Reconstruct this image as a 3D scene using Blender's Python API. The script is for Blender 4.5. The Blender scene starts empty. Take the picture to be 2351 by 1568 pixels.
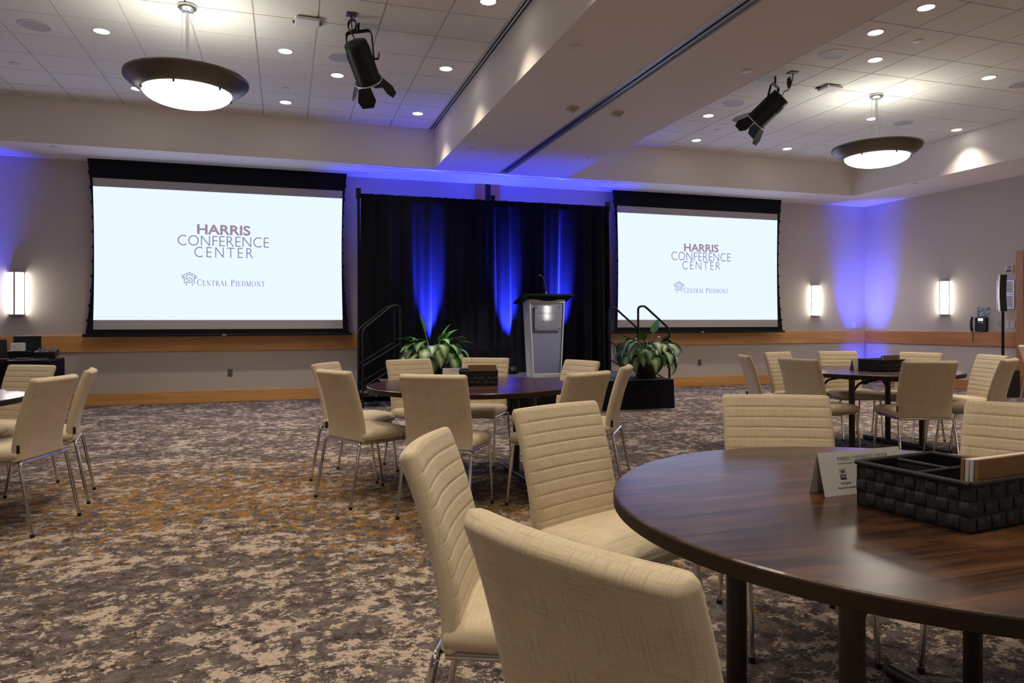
import bpy, bmesh, math, random
from mathutils import Vector, Matrix
random.seed(7)
S = bpy.context.scene
C = S.collection
PI = math.pi

# ------------------------------------------------------------------ camera
YAW, ROLL = 0.3091, 0.0026
cam_d = bpy.data.cameras.new('camera'); cam = bpy.data.objects.new('camera', cam_d); C.objects.link(cam)
fw = Vector((math.sin(YAW), math.cos(YAW), 0)); rt = Vector((math.cos(YAW), -math.sin(YAW), 0)); dn = Vector((0, 0, -1))
r2 = rt*math.cos(ROLL) + dn*math.sin(ROLL); d2 = dn*math.cos(ROLL) - rt*math.sin(ROLL)
M = Matrix((r2, -d2, -fw)).transposed().to_4x4(); M.translation = Vector((0, 0, 1.2))
cam.matrix_world = M
cam_d.sensor_width = 36.0; cam_d.lens = 1634.86/2351*36.0
cam_d.shift_x = 0.0; cam_d.shift_y = -38.55/2351
cam_d.clip_start = 0.02; cam_d.clip_end = 100
S.camera = cam

# ------------------------------------------------------------------ world, view
w = bpy.data.worlds.new('world'); S.world = w; w.use_nodes = True
w.node_tree.nodes['Background'].inputs[0].default_value = (0.5, 0.5, 0.55, 1)
w.node_tree.nodes['Background'].inputs[1].default_value = 0.02
S.view_settings.view_transform = 'Standard'; S.view_settings.look = 'None'
S.view_settings.exposure = 0.0; S.view_settings.gamma = 1.0; S.view_settings.use_curve_mapping = False
S.cycles.max_bounces = 6; S.cycles.diffuse_bounces = 4; S.cycles.glossy_bounces = 3; S.cycles.transmission_bounces = 3
S.cycles.sample_clamp_indirect = 4.0; S.cycles.caustics_reflective = False; S.cycles.caustics_refractive = False
WARM = (1.0, 0.86, 0.69); PEND = (1.0, 0.93, 0.80); BLUE = (0.03, 0.045, 1.0)
P_DOWN, P_PEND_UP, P_PEND_DN = 62.0, 13.0, 40.0
P_DRAPE, P_SPILL, P_BACK, P_CORNER, P_STAGE = 14000.0, 190.0, 1500.0, 1400.0, 450.0

# ------------------------------------------------------------------ dimensions
YB, XR, XL, YF = 12.04, 11.66, -4.90, -4.0
ZS, ZC = 3.66, 4.27
TL0, TL1, TR0, TR1, TY0, TY1 = -3.66, 2.255, 4.51, 10.42, -2.6, 11.05

# ------------------------------------------------------------------ helpers
def lin(r, g, b):
    f = lambda c: (c/255/12.92) if c <= 10 else ((c/255+0.055)/1.055)**2.4
    return (f(r), f(g), f(b), 1.0)

class MB:
    """collects shapes that become one mesh"""
    def __init__(s): s.v = []; s.f = []; s.m = []; s.uv = {}; s.sm = []
    def face(s, idx, mi=0, smooth=False, uv=None):
        s.f.append(tuple(idx)); s.m.append(mi); s.sm.append(smooth)
        if uv: s.uv[len(s.f)-1] = uv
    def box(s, x0, x1, y0, y1, z0, z1, mi=0, mat=None):
        b = len(s.v)
        for z in (z0, z1):
            for x, y in ((x0, y0), (x1, y0), (x1, y1), (x0, y1)):
                p = Vector((x, y, z)); s.v.append(mat @ p if mat else p)
        for q in ((3, 2, 1, 0), (4, 5, 6, 7), (0, 1, 5, 4), (1, 2, 6, 5), (2, 3, 7, 6), (3, 0, 4, 7)):
            s.face([b+i for i in q], mi)
        return s
    def grid(s, P, cu=False, cv=False, mi=0, smooth=True, uv=None, flip=False):
        n, m = len(P), len(P[0]); b = len(s.v)
        for r in P:
            for p in r: s.v.append(Vector(p))
        for i in range(n if cu else n-1):
            for j in range(m if cv else m-1):
                a = (i, j); q = [(i, j), ((i+1) % n, j), ((i+1) % n, (j+1) % m), (i, (j+1) % m)]
                if flip: q = q[::-1]
                u = None
                if uv:
                    qq = [(i, j), (i+1, j), (i+1, j+1), (i, j+1)]
                    if flip: qq = qq[::-1]
                    u = [uv(x, y) for x, y in qq]
                s.face([b+x*m+y for x, y in q], mi, smooth, u)
        return s
    def ring(s, loop, mi=0, flip=False):
        b = len(s.v)
        for p in loop: s.v.append(Vector(p))
        i = list(range(b, b+len(loop)))
        s.face(i[::-1] if flip else i, mi)
        return s
    def lathe(s, prof, n=24, c=(0, 0, 0), mi=0, smooth=True, mat=None, caps=True):
        P = []
        for r, z in prof:
            row = []
            for k in range(n):
                a = 2*PI*k/n; p = Vector((c[0]+r*math.cos(a), c[1]+r*math.sin(a), c[2]+z))
                row.append(mat @ p if mat else p)
            P.append(row)
        s.grid(P, cv=True, mi=mi, smooth=smooth, flip=True)
        if caps:
            if prof[0][0] > 1e-6: s.ring(P[0], mi, flip=True)
            if prof[-1][0] > 1e-6: s.ring(P[-1], mi)
        return s
    def tube(s, pts, r, n=10, mi=0, caps=True, rs=None):
        pts = [Vector(p) for p in pts]; P = []
        t0 = (pts[1]-pts[0]).normalized()
        up = Vector((0, 0, 1)) if abs(t0.z) < 0.9 else Vector((1, 0, 0))
        nrm = t0.cross(up).normalized()
        for i, p in enumerate(pts):
            t = (pts[min(i+1, len(pts)-1)]-pts[max(i-1, 0)]).normalized()
            nrm = (nrm - t*nrm.dot(t)).normalized(); bn = t.cross(nrm)
            rr = rs[i] if rs else r
            P.append([p + nrm*(rr*math.cos(2*PI*k/n)) + bn*(rr*math.sin(2*PI*k/n)) for k in range(n)])
        s.grid(P, cv=True, mi=mi, flip=True)
        if caps: s.ring(P[0], mi, flip=True); s.ring(P[-1], mi)
        return s
    def build(s, name, mats, parent=None, bevel=0, kind=None, sharp=None):
        me = bpy.data.meshes.new(name); me.from_pydata([tuple(v) for v in s.v], [], s.f)
        for m in (mats if isinstance(mats, (list, tuple)) else [mats]): me.materials.append(m)
        me.polygons.foreach_set('material_index', s.m); me.polygons.foreach_set('use_smooth', s.sm)
        if s.uv:
            ul = me.uv_layers.new(name='uv')
            for fi, us in s.uv.items():
                for k, li in enumerate(me.polygons[fi].loop_indices): ul.data[li].uv = us[k]
        me.update()
        o = bpy.data.objects.new(name, me); C.objects.link(o)
        if parent: o.parent = parent
        if bevel:
            bv = o.modifiers.new('bevel', 'BEVEL'); bv.width = bevel; bv.segments = 2; bv.limit_method = 'ANGLE'; bv.angle_limit = 0.7
        if kind: o['kind'] = kind
        return o

def tag(o, label, cat, group=None):
    o['label'] = label; o['category'] = cat
    if group: o['group'] = group
    return o
def thing(name, label, cat, loc=(0, 0, 0), rz=0.0, group=None):
    o = bpy.data.objects.new(name, None); C.objects.link(o); o.empty_display_size = 0.1
    o.location = loc; o.rotation_euler = (0, 0, rz)
    return tag(o, label, cat, group)
def dup(root, label, loc, rz=0.0, group=None):
    r = root.copy(); C.objects.link(r); r.location = loc; r.rotation_euler = (0, 0, rz); r['label'] = label
    if group: r['group'] = group
    for ch in list(root.children):
        c = ch.copy(); C.objects.link(c); c.parent = r
        for g in list(ch.children):
            d = g.copy(); C.objects.link(d); d.parent = c
    return r
def arc(c, r, a0, a1, n, ax=0, ay=2):
    out = []
    for i in range(n+1):
        a = math.radians(a0+(a1-a0)*i/n); p = list(c); p[ax] += r*math.cos(a); p[ay] += r*math.sin(a); out.append(tuple(p))
    return out
def bend(pts, r, n=5):
    """polyline with its inner corners rounded"""
    pts = [Vector(p) for p in pts]; out = [pts[0]]
    for i in range(1, len(pts)-1):
        a = (pts[i-1]-pts[i]); b = (pts[i+1]-pts[i]); d = min(r, a.length*.45, b.length*.45)
        p0 = pts[i]+a.normalized()*d; p1 = pts[i]+b.normalized()*d
        for k in range(n+1):
            t = k/n; out.append(p0*(1-t)**2 + pts[i]*2*t*(1-t) + p1*t*t)
    out.append(pts[-1]); return out

def spot(name, loc, direction, power, size, blend, color, parent=None, radius=0.05):
    l = bpy.data.lights.new(name, 'SPOT'); l.energy = power; l.spot_size = math.radians(size); l.spot_blend = blend
    l.color = color; l.shadow_soft_size = radius
    o = bpy.data.objects.new(name, l); C.objects.link(o); o.location = loc
    o.rotation_euler = Vector(direction).to_track_quat('-Z', 'Y').to_euler()
    if parent: o.parent = parent
    return o

# ------------------------------------------------------------------ materials
class Mat:
    def __init__(s, name, color=(0.5, 0.5, 0.5, 1), rough=0.6, metal=0.0, spec=0.5, **kw):
        s.m = bpy.data.materials.new(name); s.m.use_nodes = True; s.t = s.m.node_tree; s.n = s.t.nodes
        s.b = s.n['Principled BSDF']; s.set('Base Color', color); s.set('Roughness', rough); s.set('Metallic', metal)
        s.set('Specular IOR Level', spec)
        for k, v in kw.items(): s.set(k.replace('_', ' '), v)
    def set(s, k, v): s.b.inputs[k].default_value = v
    def add(s, t, **kw):
        n = s.n.new(t)
        for k, v in kw.items(): setattr(n, k, v)
        return n
    def link(s, a, b): s.t.links.new(a, b)
    def coord(s, out='Object', scale=(1, 1, 1), loc=(0, 0, 0), rot=(0, 0, 0)):
        tc = s.add('ShaderNodeTexCoord'); mp = s.add('ShaderNodeMapping')
        mp.inputs['Scale'].default_value = scale; mp.inputs['Location'].default_value = loc; mp.inputs['Rotation'].default_value = rot
        s.link(tc.outputs[out], mp.inputs['Vector']); return mp.outputs['Vector']
    def noise(s, vec, scale, detail=4, rough=0.5, dist=0.0):
        n = s.add('ShaderNodeTexNoise'); n.inputs['Scale'].default_value = scale; n.inputs['Detail'].default_value = detail
        n.inputs['Roughness'].default_value = rough; n.inputs['Distortion'].default_value = dist
        s.link(vec, n.inputs['Vector']); return n.outputs['Fac']
    def ramp(s, fac, stops, interp='LINEAR'):
        r = s.add('ShaderNodeValToRGB'); r.color_ramp.interpolation = interp
        e = r.color_ramp.elements
        while len(e) < len(stops): e.new(0.5)
        for i, (p, c) in enumerate(stops): e[i].position = p; e[i].color = c if len(c) == 4 else (*c, 1)
        s.link(fac, r.inputs['Fac']); return r.outputs['Color']
    def mix(s, fac, a, b):
        n = s.add('ShaderNodeMix', data_type='RGBA')
        if hasattr(fac, 'links') or hasattr(fac, 'is_linked'): s.link(fac, n.inputs[0])
        else: n.inputs[0].default_value = fac
        for v, i in ((a, 6), (b, 7)):
            if hasattr(v, 'is_linked'): s.link(v, n.inputs[i])
            else: n.inputs[i].default_value = v
        return n.outputs[2]
    def math(s, op, a, b=0.0, clamp=False):
        n = s.add('ShaderNodeMath', operation=op); n.use_clamp = clamp
        for v, i in ((a, 0), (b, 1)):
            if hasattr(v, 'is_linked'): s.link(v, n.inputs[i])
            else: n.inputs[i].default_value = v
        return n.outputs[0]
    def bump(s, h, strength=0.3, dist=0.002):
        n = s.add('ShaderNodeBump'); n.inputs['Strength'].default_value = strength; n.inputs['Distance'].default_value = dist
        s.link(h, n.inputs['Height']); s.link(n.outputs['Normal'], s.b.inputs['Normal'])
    def col(s, out): s.link(out, s.b.inputs['Base Color'])
def emit(name, color, strength):
    m = bpy.data.materials.new(name); m.use_nodes = True; t = m.node_tree; t.nodes.clear()
    e = t.nodes.new('ShaderNodeEmission'); e.inputs[0].default_value = color if len(color) == 4 else (*color, 1); e.inputs[1].default_value = strength
    o = t.nodes.new('ShaderNodeOutputMaterial'); t.links.new(e.outputs[0], o.inputs[0]); return m

def m_paint(name, c, rough=0.75):
    a = Mat(name, c, rough, spec=0.3); v = a.coord(); f = a.noise(v, 260, 2, 0.6); a.bump(f, 0.08, 0.001); return a.m
WALL = m_paint('greige_wall_paint', (0.58, 0.52, 0.46, 1))
LOWWALL = m_paint('pale_wall_paint', (0.56, 0.52, 0.48, 1))
SOFF = m_paint('soffit_paint', (0.82, 0.77, 0.72, 1))
def m_tile():
    a = Mat('acoustic_tile', (0.68, 0.66, 0.62, 1), 0.9, spec=0.1); v = a.coord()
    f = a.noise(v, 160, 3, 0.7); a.col(a.ramp(f, [(0.3, (0.74, 0.72, 0.68)), (0.55, (0.86, 0.84, 0.80))])); a.bump(f, 0.35, 0.002); return a.m
TILE = m_tile()
WHITE = Mat('white_enamel', (0.72, 0.71, 0.69, 1), 0.45).m
GRIDM = Mat('grid_enamel', (0.62, 0.61, 0.60, 1), 0.5).m
def m_wood(name, c1, c2, c3, sc, rough=0.35, fine=90):
    a = Mat(name, c2, rough); v = a.coord(scale=sc)
    f = a.noise(v, 1.6, 6, 0.6, 0.4); g = a.noise(v, fine/10, 4, 0.7)
    h = a.math('ADD', a.math('MULTIPLY', f, 0.7), a.math('MULTIPLY', g, 0.3))
    a.col(a.ramp(h, [(0.32, c1), (0.5, c2), (0.68, c3)])); a.bump(g, 0.05, 0.001); return a.m
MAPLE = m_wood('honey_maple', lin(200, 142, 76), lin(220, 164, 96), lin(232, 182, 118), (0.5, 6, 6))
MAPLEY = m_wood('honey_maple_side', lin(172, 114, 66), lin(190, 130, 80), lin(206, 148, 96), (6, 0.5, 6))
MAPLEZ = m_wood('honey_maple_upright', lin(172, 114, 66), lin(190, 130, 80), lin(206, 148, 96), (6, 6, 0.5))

def m_carpet():
    a = Mat('mottled_carpet', (0.2, 0.2, 0.2, 1), 0.95, spec=0.05)
    v = a.coord(scale=(0.95, 1.05, 1)); v2 = a.coord(scale=(0.95, 1.05, 1), loc=(7.3, 2.1, 0)); v3 = a.coord(loc=(3, 9, 0)); vf = a.coord(scale=(0.7, 1.6, 1), loc=(1, 5, 0))
    n1 = a.noise(v, 11.0, 7, 0.80, 0.1)
    n1b = a.noise(v2, 2.4, 3, 0.55)
    n2 = a.noise(v2, 12.0, 7, 0.78, 0.1)
    n4 = a.noise(v3, 10.0, 7, 0.80, 0.1)
    rag = a.noise(vf, 75, 2, 0.6)
    k = a.math('ADD', n1, a.math('MULTIPLY', a.math('SUBTRACT', n1b, 0.5), 0.34))
    k = a.math('ADD', k, a.math('MULTIPLY', a.math('SUBTRACT', rag, 0.5), 0.16))
    mask = a.ramp(k, [(0.525, (0, 0, 0)), (0.55, (1, 1, 1))])
    k2 = a.math('ADD', n2, a.math('MULTIPLY', a.math('SUBTRACT', rag, 0.5), 0.25))
    dark = a.ramp(k2, [(0.34, lin(48, 40, 40)), (0.45, lin(86, 77, 75)), (0.58, lin(116, 106, 103)), (0.70, lin(128, 118, 114))])
    beige = a.ramp(rag, [(0.3, lin(170, 153, 137)), (0.6, lin(202, 184, 166))])
    base = a.mix(mask, dark, beige)
    # mustard flecks gather in a broad band across the middle of the floor
    sx = a.add('ShaderNodeSeparateXYZ'); tc = a.add('ShaderNodeTexCoord'); a.link(tc.outputs['Object'], sx.inputs[0])
    wob = a.math('MULTIPLY', a.math('SUBTRACT', a.noise(v3, 0.5, 3, 0.5), 0.5), 3.0)
    yy = a.math('ADD', a.math('SUBTRACT', sx.outputs['Y'], a.math('MULTIPLY', sx.outputs['X'], -0.35)), wob)
    d = a.math('ABSOLUTE', a.math('SUBTRACT', yy, 5.0))
    band = a.math('SUBTRACT', 1.0, a.math('DIVIDE', d, 2.6), clamp=True)
    k4 = a.math('ADD', a.math('ADD', n4, a.math('MULTIPLY', band, 0.14)), a.math('MULTIPLY', a.math('SUBTRACT', rag, 0.5), 0.25))
    mmask = a.ramp(k4, [(0.63, (0, 0, 0)), (0.66, (1, 1, 1))])
    inv = a.mix(a.ramp(k, [(0.56, (1, 1, 1)), (0.60, (0, 0, 0))]), (0, 0, 0, 1), mmask)
    mus = a.ramp(rag, [(0.3, lin(124, 88, 42)), (0.65, lin(176, 132, 68))])
    a.col(a.mix(inv, base, mus))
    pile = a.noise(a.coord(), 420, 2, 0.6); hh = a.math('ADD', a.math('MULTIPLY', rag, 0.6), a.math('MULTIPLY', pile, 0.6))
    a.bump(hh, 0.7, 0.006); return a.m
CARPET = m_carpet()

def m_fabric():
    a = Mat('cream_linen', (0.5, 0.42, 0.3, 1), 0.85, spec=0.15, Sheen_Weight=0.15)
    u = a.coord('UV', scale=(9, 330, 1)); v = a.coord('UV', scale=(330, 9, 1), loc=(3, 5, 0)); big = a.coord('UV', scale=(14, 14, 1))
    f = a.noise(u, 1.0, 4, 0.65); g = a.noise(v, 1.0, 4, 0.65); b = a.noise(big, 1, 2, 0.5)
    h = a.math('MINIMUM', f, g); h = a.math('ADD', h, a.math('MULTIPLY', a.math('SUBTRACT', b, 0.5), 0.15))
    a.col(a.ramp(h, [(0.26, lin(186, 169, 138)), (0.46, lin(220, 204, 174)), (0.62, lin(229, 214, 186))])); a.bump(a.math('ADD', f, g), 0.12, 0.001); return a.m
LINEN = m_fabric()
CHROME = Mat('polished_chrome', (0.72, 0.71, 0.70, 1), 0.12, 1.0).m
SILV = Mat('silver_paint', (0.60, 0.60, 0.60, 1), 0.35, 0.25).m
ALU = Mat('brushed_aluminium', (0.62, 0.62, 0.63, 1), 0.35, 1.0).m
BLACKP = Mat('black_plastic', (0.012, 0.012, 0.014, 1), 0.45).m
BLACKM = Mat('black_powder_coat', (0.007, 0.007, 0.008, 1), 0.4, spec=.35).m
BLACKF = Mat('black_cloth', (0.010, 0.010, 0.012, 1), 0.9, spec=0.1).m
def m_drape():
    a = Mat('black_velour', (0.008, 0.008, 0.012, 1), 0.85, spec=0.05, Sheen_Weight=0.06, Sheen_Roughness=0.4)
    f = a.noise(a.coord(scale=(90, 90, 2)), 1.0, 3, 0.6); a.bump(f, 0.15, 0.002); return a.m
DRAPE = m_drape()
def m_walnut():
    a = Mat('dark_walnut_laminate', (0.05, 0.03, 0.02, 1), 0.23, spec=0.6)
    v = a.coord(scale=(0.9, 7, 1)); f = a.noise(v, 1.5, 6, 0.62, 1.1); g = a.noise(a.coord(scale=(5, 110, 1)), 1.0, 3, 0.7)
    h = a.math('ADD', a.math('MULTIPLY', f, 0.72), a.math('MULTIPLY', g, 0.28))
    a.col(a.ramp(h, [(0.30, lin(16, 10, 7)), (0.44, lin(54, 34, 22)), (0.56, lin(90, 60, 40)), (0.70, lin(122, 86, 60))])); return a.m
WALNUT = m_walnut()
EDGE = Mat('dark_edge_band', lin(46, 33, 25), 0.6, spec=.2).m
BROWNM = Mat('dark_brown_steel', lin(44, 32, 24), 0.45).m
SCREENB = Mat('screen_black_masking', (0.008, 0.008, 0.012, 1), 0.8, spec=0.2).m
SCREENG = Mat('unlit_screen_fabric', (0.50, 0.48, 0.47, 1), 0.8, spec=0.2).m
PROJ = emit('projected_picture', (.84, .96, 1.55, 1), 1.0)
INK1 = emit('projected_mauve_ink', lin(160, 138, 150), 1.0)
INK2 = emit('projected_grey_ink', lin(136, 126, 148), 1.0)
INK3 = emit('projected_logo_ink', lin(140, 148, 152), 1.0)
LENS = emit('downlight_lens', (1.0, 0.93, 0.82), 14.0)
BOWL = emit('pendant_bowl_glass', (1.0, 0.96, 0.84), 7.0)
SCON = emit('sconce_diffuser', (1.0, 0.94, 0.84), 34.0)
BRONZE = Mat('pendant_bronze_paint', (0.16, 0.135, 0.115, 1), 0.35, 0.5).m
PAPER = Mat('white_card', (0.72, 0.71, 0.70, 1), 0.6).m
KRAFT = Mat('kraft_board', lin(150, 112, 72), 0.8).m
INKB = Mat('printed_ink', (0.02, 0.02, 0.022, 1), 0.6).m
INKG = Mat('printed_grey_ink', (0.05, 0.05, 0.05, 1), 0.6).m
def m_weave():
    a = Mat('charcoal_nylon_strap', (0.03, 0.028, 0.028, 1), 0.55, spec=0.3)
    f = a.noise(a.coord(scale=(300, 300, 300)), 1, 1, 0.5); a.bump(f, 0.3, 0.001)
    a.col(a.ramp(f, [(0.35, (0.016, 0.015, 0.016)), (0.65, (0.05, 0.047, 0.047))])); return a.m
WEAVE = m_weave()
GLASSY = Mat('frosted_acrylic', (0.19, 0.20, 0.31, 1), 0.16, spec=0.6).m  # blue glow of the lit drape behind is baked into the base colour
ACRYL = Mat('clear_sign_acrylic', (0.20, 0.21, 0.28, 1), 0.05, spec=0.6).m
def m_leaf():
    a = Mat('variegated_leaf', (0.05, 0.1, 0.03, 1), 0.32, spec=0.5)
    sx = a.add('ShaderNodeSeparateXYZ'); tc = a.add('ShaderNodeTexCoord'); a.link(tc.outputs['UV'], sx.inputs[0])
    e = a.math('ABSOLUTE', sx.outputs['X']); n = a.noise(a.coord('UV', scale=(3, 9, 1)), 2.2, 4, 0.6)
    k = a.math('ADD', e, a.math('MULTIPLY', a.math('SUBTRACT', n, 0.5), 1.3))
    a.col(a.ramp(k, [(0.10, lin(164, 182, 136)), (0.42, lin(126, 152, 100)), (0.66, lin(60, 104, 46)), (1.0, lin(38, 80, 30))])); return a.m
LEAF = m_leaf()
GREEN = Mat('plain_green_leaf', lin(66, 128, 34), 0.35).m
STEM = Mat('leaf_stem', lin(110, 140, 70), 0.5).m
POT = Mat('black_plastic_pot', (0.02, 0.018, 0.017, 1), 0.4).m
SOIL = Mat('potting_soil', (0.02, 0.014, 0.01, 1), 1.0).m
STEELG = Mat('track_aluminium', (0.30, 0.31, 0.34, 1), 0.4, 0.8).m
def m_deck():
    a = Mat('grey_stage_deck', (0.1, 0.1, 0.11, 1), 0.7); f = a.noise(a.coord(), 45, 5, 0.7)
    a.col(a.ramp(f, [(0.35, (0.05, 0.05, 0.055)), (0.65, (0.13, 0.13, 0.145))])); return a.m
DECK = m_deck()
LCD = emit('lit_phone_screen', (0.75, 0.85, 1.0), 1.6)
STEELP = Mat('steel_outlet_plate', (.17, .16, .145, 1), .4, .5).m
GREYP = Mat('light_grey_plastic', (0.45, 0.45, 0.45, 1), 0.5).m
BEIGEP = Mat('beige_plastic', (0.55, 0.52, 0.46, 1), 0.5).m
PLATE = Mat('dark_outlet_plastic', (0.08, 0.07, 0.065, 1), 0.4).m

# ------------------------------------------------------------------ lettering
def text_mesh(body, offset=0.0, spacing=1.0):
    c = bpy.data.curves.new('lettering', 'FONT'); c.body = body; c.offset = offset; c.space_character = spacing; c.resolution_u = 4
    o = bpy.data.objects.new('lettering_source', c); C.objects.link(o)
    dg = bpy.context.evaluated_depsgraph_get(); dg.update()
    me = bpy.data.meshes.new_from_object(o.evaluated_get(dg)); bpy.data.objects.remove(o); return me
def text_into(mb, body, x0, x1, z0, z1, y, mi=0, offset=0.0, spacing=1.0, fit=True, flat=False):
    """letters standing in the x-z plane (or x-y when flat), fitted to a box"""
    me = text_mesh(body, offset, spacing)
    xs = [v.co.x for v in me.vertices]; ys = [v.co.y for v in me.vertices]
    ax, bx, ay, by = min(xs), max(xs), min(ys), max(ys); sx = (x1-x0)/(bx-ax); sz = (z1-z0)/(by-ay)
    b = len(mb.v)
    for v in me.vertices: mb.v.append(Vector((x0+(v.co.x-ax)*sx, y, z0+(v.co.y-ay)*sz)))
    for p in me.polygons: mb.face([b+i for i in p.vertices], mi)
    bpy.data.meshes.remove(me)
def _r(x0, x1, z0, z1): return [(x0, z0), (x1, z0), (x1, z1), (x0, z1)]
def _stem(x, w=.13): return [_r(x-w/2, x+w/2, 0, 1), _r(x-.16, x+.16, 0, .045), _r(x-.16, x+.16, .955, 1)]
def _diag(x0, z0, x1, z1, w): return [[(x0-w/2, z0), (x0+w/2, z0), (x1+w/2, z1), (x1-w/2, z1)]]
def _arc(cx, cz, rx, rz, a0, a1, tx, tz, n=14):
    out = []
    for i in range(n):
        q = []
        for a, k in ((a0+(a1-a0)*i/n, 0), (a0+(a1-a0)*(i+1)/n, 0), (a0+(a1-a0)*(i+1)/n, 1), (a0+(a1-a0)*i/n, 1)):
            r = math.radians(a); q.append((cx+(rx-k*tx)*math.cos(r), cz+(rz-k*tz)*math.sin(r)))
        out.append(q)
    return out
GL = {
 'I': (.40, _stem(.2)), 'L': (.66, _stem(.2)+[_r(.2, .6, 0, .05), _r(.55, .6, 0, .25)]),
 'H': (.86, _stem(.19)+_stem(.67)+[_r(.19, .67, .48, .53)]),
 'T': (.74, _stem(.37)+[_r(.05, .69, .95, 1), _r(.05, .1, .76, 1), _r(.64, .69, .76, 1)]),
 'E': (.68, _stem(.2)+[_r(.2, .6, 0, .05), _r(.2, .58, .95, 1), _r(.2, .48, .48, .53), _r(.55, .6, 0, .24), _r(.53, .58, .78, 1), _r(.44, .48, .4, .61)]),
 'F': (.62, _stem(.2)+[_r(.2, .58, .95, 1), _r(.2, .46, .48, .53), _r(.53, .58, .78, 1), _r(.42, .46, .4, .61)]),
 'N': (.90, [_r(.15, .2, 0, 1), _r(.68, .73, 0, 1), _r(.05, .31, 0, .045), _r(.6, .83, .955, 1), _r(.05, .2, .955, 1)]+_diag(.68, 0, .18, 1, .15)),
 'M': (1.06, [_r(.14, .19, 0, 1), _r(.8, .93, 0, 1), _r(.04, .3, 0, .045), _r(.72, 1.01, 0, .045), _r(.04, .18, .955, 1), _r(.86, 1.01, .955, 1)]+_diag(.5, 0, .2, 1, .14)+_diag(.5, 0, .84, 1, .06)),
 'A': (.86, _diag(.12, 0, .4, 1, .05)+_diag(.7, 0, .42, 1, .15)+[_r(.02, .24, 0, .045), _r(.55, .86, 0, .045), _r(.22, .58, .32, .37)]),
 'P': (.70, _stem(.2)+_arc(.36, .74, .28, .26, -90, 90, .13, .05)+[_r(.2, .36, .95, 1), _r(.2, .36, .48, .53)]),
 'R': (.80, _stem(.2)+_arc(.36, .75, .27, .25, -90, 90, .13, .05)+[_r(.2, .36, .95, 1), _r(.2, .4, .5, .55), _r(.64, .82, 0, .045)]+_diag(.68, 0, .4, .52, .15)),
 'D': (.84, _stem(.2)+_arc(.34, .5, .46, .5, -90, 90, .14, .05)+[_r(.2, .34, .95, 1), _r(.2, .34, 0, .05)]),
 'C': (.82, _arc(.46, .5, .42, .52, 42, 318, .13, .05, 20)+[_r(.72, .76, .70, .98), _r(.74, .78, .1, .22)]),
 'O': (.92, _arc(.46, .5, .42, .52, 0, 360, .13, .05, 26)),
 'S': (.62, _arc(.3, .745, .22, .265, 30, 250, .1, .06)+_arc(.3, .26, .24, .27, -160, 80, .1, .06)+_diag(.42, .42, .2, .62, .18)+[_r(.49, .53, .74, .96), _r(.06, .1, .06, .3)]),
}
def serif_into(mb, s, x0, x1, z0, z1, y, mi=0, small=1.0, track=.06, only=None):
    items = []; x = 0; first = True; wi = 0
    for ch in s:
        if ch == ' ': x += .38; first = True; wi += 1; continue
        k = 1.0 if first else small; first = False
        w_, polys = GL[ch]; items.append((x, k, polys if only in (None, wi) else [])); x += (w_+track)*k
    sx = (x1-x0)/(x-track)
    for gx, k, polys in items:
        for p in polys:
            b = len(mb.v)
            for a, c in p: mb.v.append(Vector((x0+(gx+a*k)*sx, y, z0+c*k*(z1-z0))))
            mb.face(range(b, b+len(p)), mi)
def stroke_into(mb, pts, wd, y, mi=0):
    for (ax, az), (bx, bz) in zip(pts, pts[1:]):
        d = math.hypot(bx-ax, bz-az); nx, nz = -(bz-az)/d*wd/2, (bx-ax)/d*wd/2; ex, ez = (bx-ax)/d*wd*.35, (bz-az)/d*wd*.35
        b = len(mb.v)
        for p in ((ax-ex-nx, az-ez-nz), (bx+ex-nx, bz+ez-nz), (bx+ex+nx, bz+ez+nz), (ax-ex+nx, az-ez+nz)): mb.v.append(Vector((p[0], y, p[1])))
        mb.face(range(b, b+4), mi)

# ================================================================== SETTING
MB().box(XL, XR, YF, YB, -.12, 0).build('floor', CARPET, kind='structure')
def walls():
    MB().box(XL-.2, XR+.2, YB, YB+.2, -.12, ZC+.3).build('wall_back', WALL, kind='structure')
    MB().box(XR, XR+.2, YF, YB, -.12, ZC+.3).build('wall_right', WALL, kind='structure')
    MB().box(XL-.2, XL, YF, YB, -.12, ZC+.3).build('wall_left', WALL, kind='structure')
    MB().box(XL-.2, XR+.2, YF-.2, YF, -.12, ZC+.3).build('wall_front', WALL, kind='structure')
walls()
# dado rails and baseboards
MB().box(XL, XR, YB-.032, YB, .805, 1.052).build('trim_1', MAPLE, bevel=.004, kind='structure')
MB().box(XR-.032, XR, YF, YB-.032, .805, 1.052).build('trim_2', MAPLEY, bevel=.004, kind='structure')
MB().box(XL, XR, YB-.024, YB, 0, .185).build('baseboard_back', MAPLE, bevel=.004, kind='structure')
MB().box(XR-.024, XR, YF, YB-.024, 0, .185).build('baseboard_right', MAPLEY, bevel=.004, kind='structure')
# timber jamb where the folding partition meets the back wall
MB().box(3.185, 3.345, YB-.05, YB, 1.052, ZS).box(3.445, 3.613, YB-.05, YB, 1.052, ZS).box(3.345, 3.445, YB-.02, YB, 1.052, ZS, 1).build('trim_3', [MAPLEZ, BLACKM], kind='structure')
# timber door and its casing in the right wall
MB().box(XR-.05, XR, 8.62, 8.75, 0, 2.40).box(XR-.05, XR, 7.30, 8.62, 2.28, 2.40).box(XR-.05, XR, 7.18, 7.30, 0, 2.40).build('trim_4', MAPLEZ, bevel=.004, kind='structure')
MB().box(XR-.03, XR, 7.30, 8.62, 0.01, 2.28).build('door_1', MAPLEZ, kind='structure')
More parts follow.
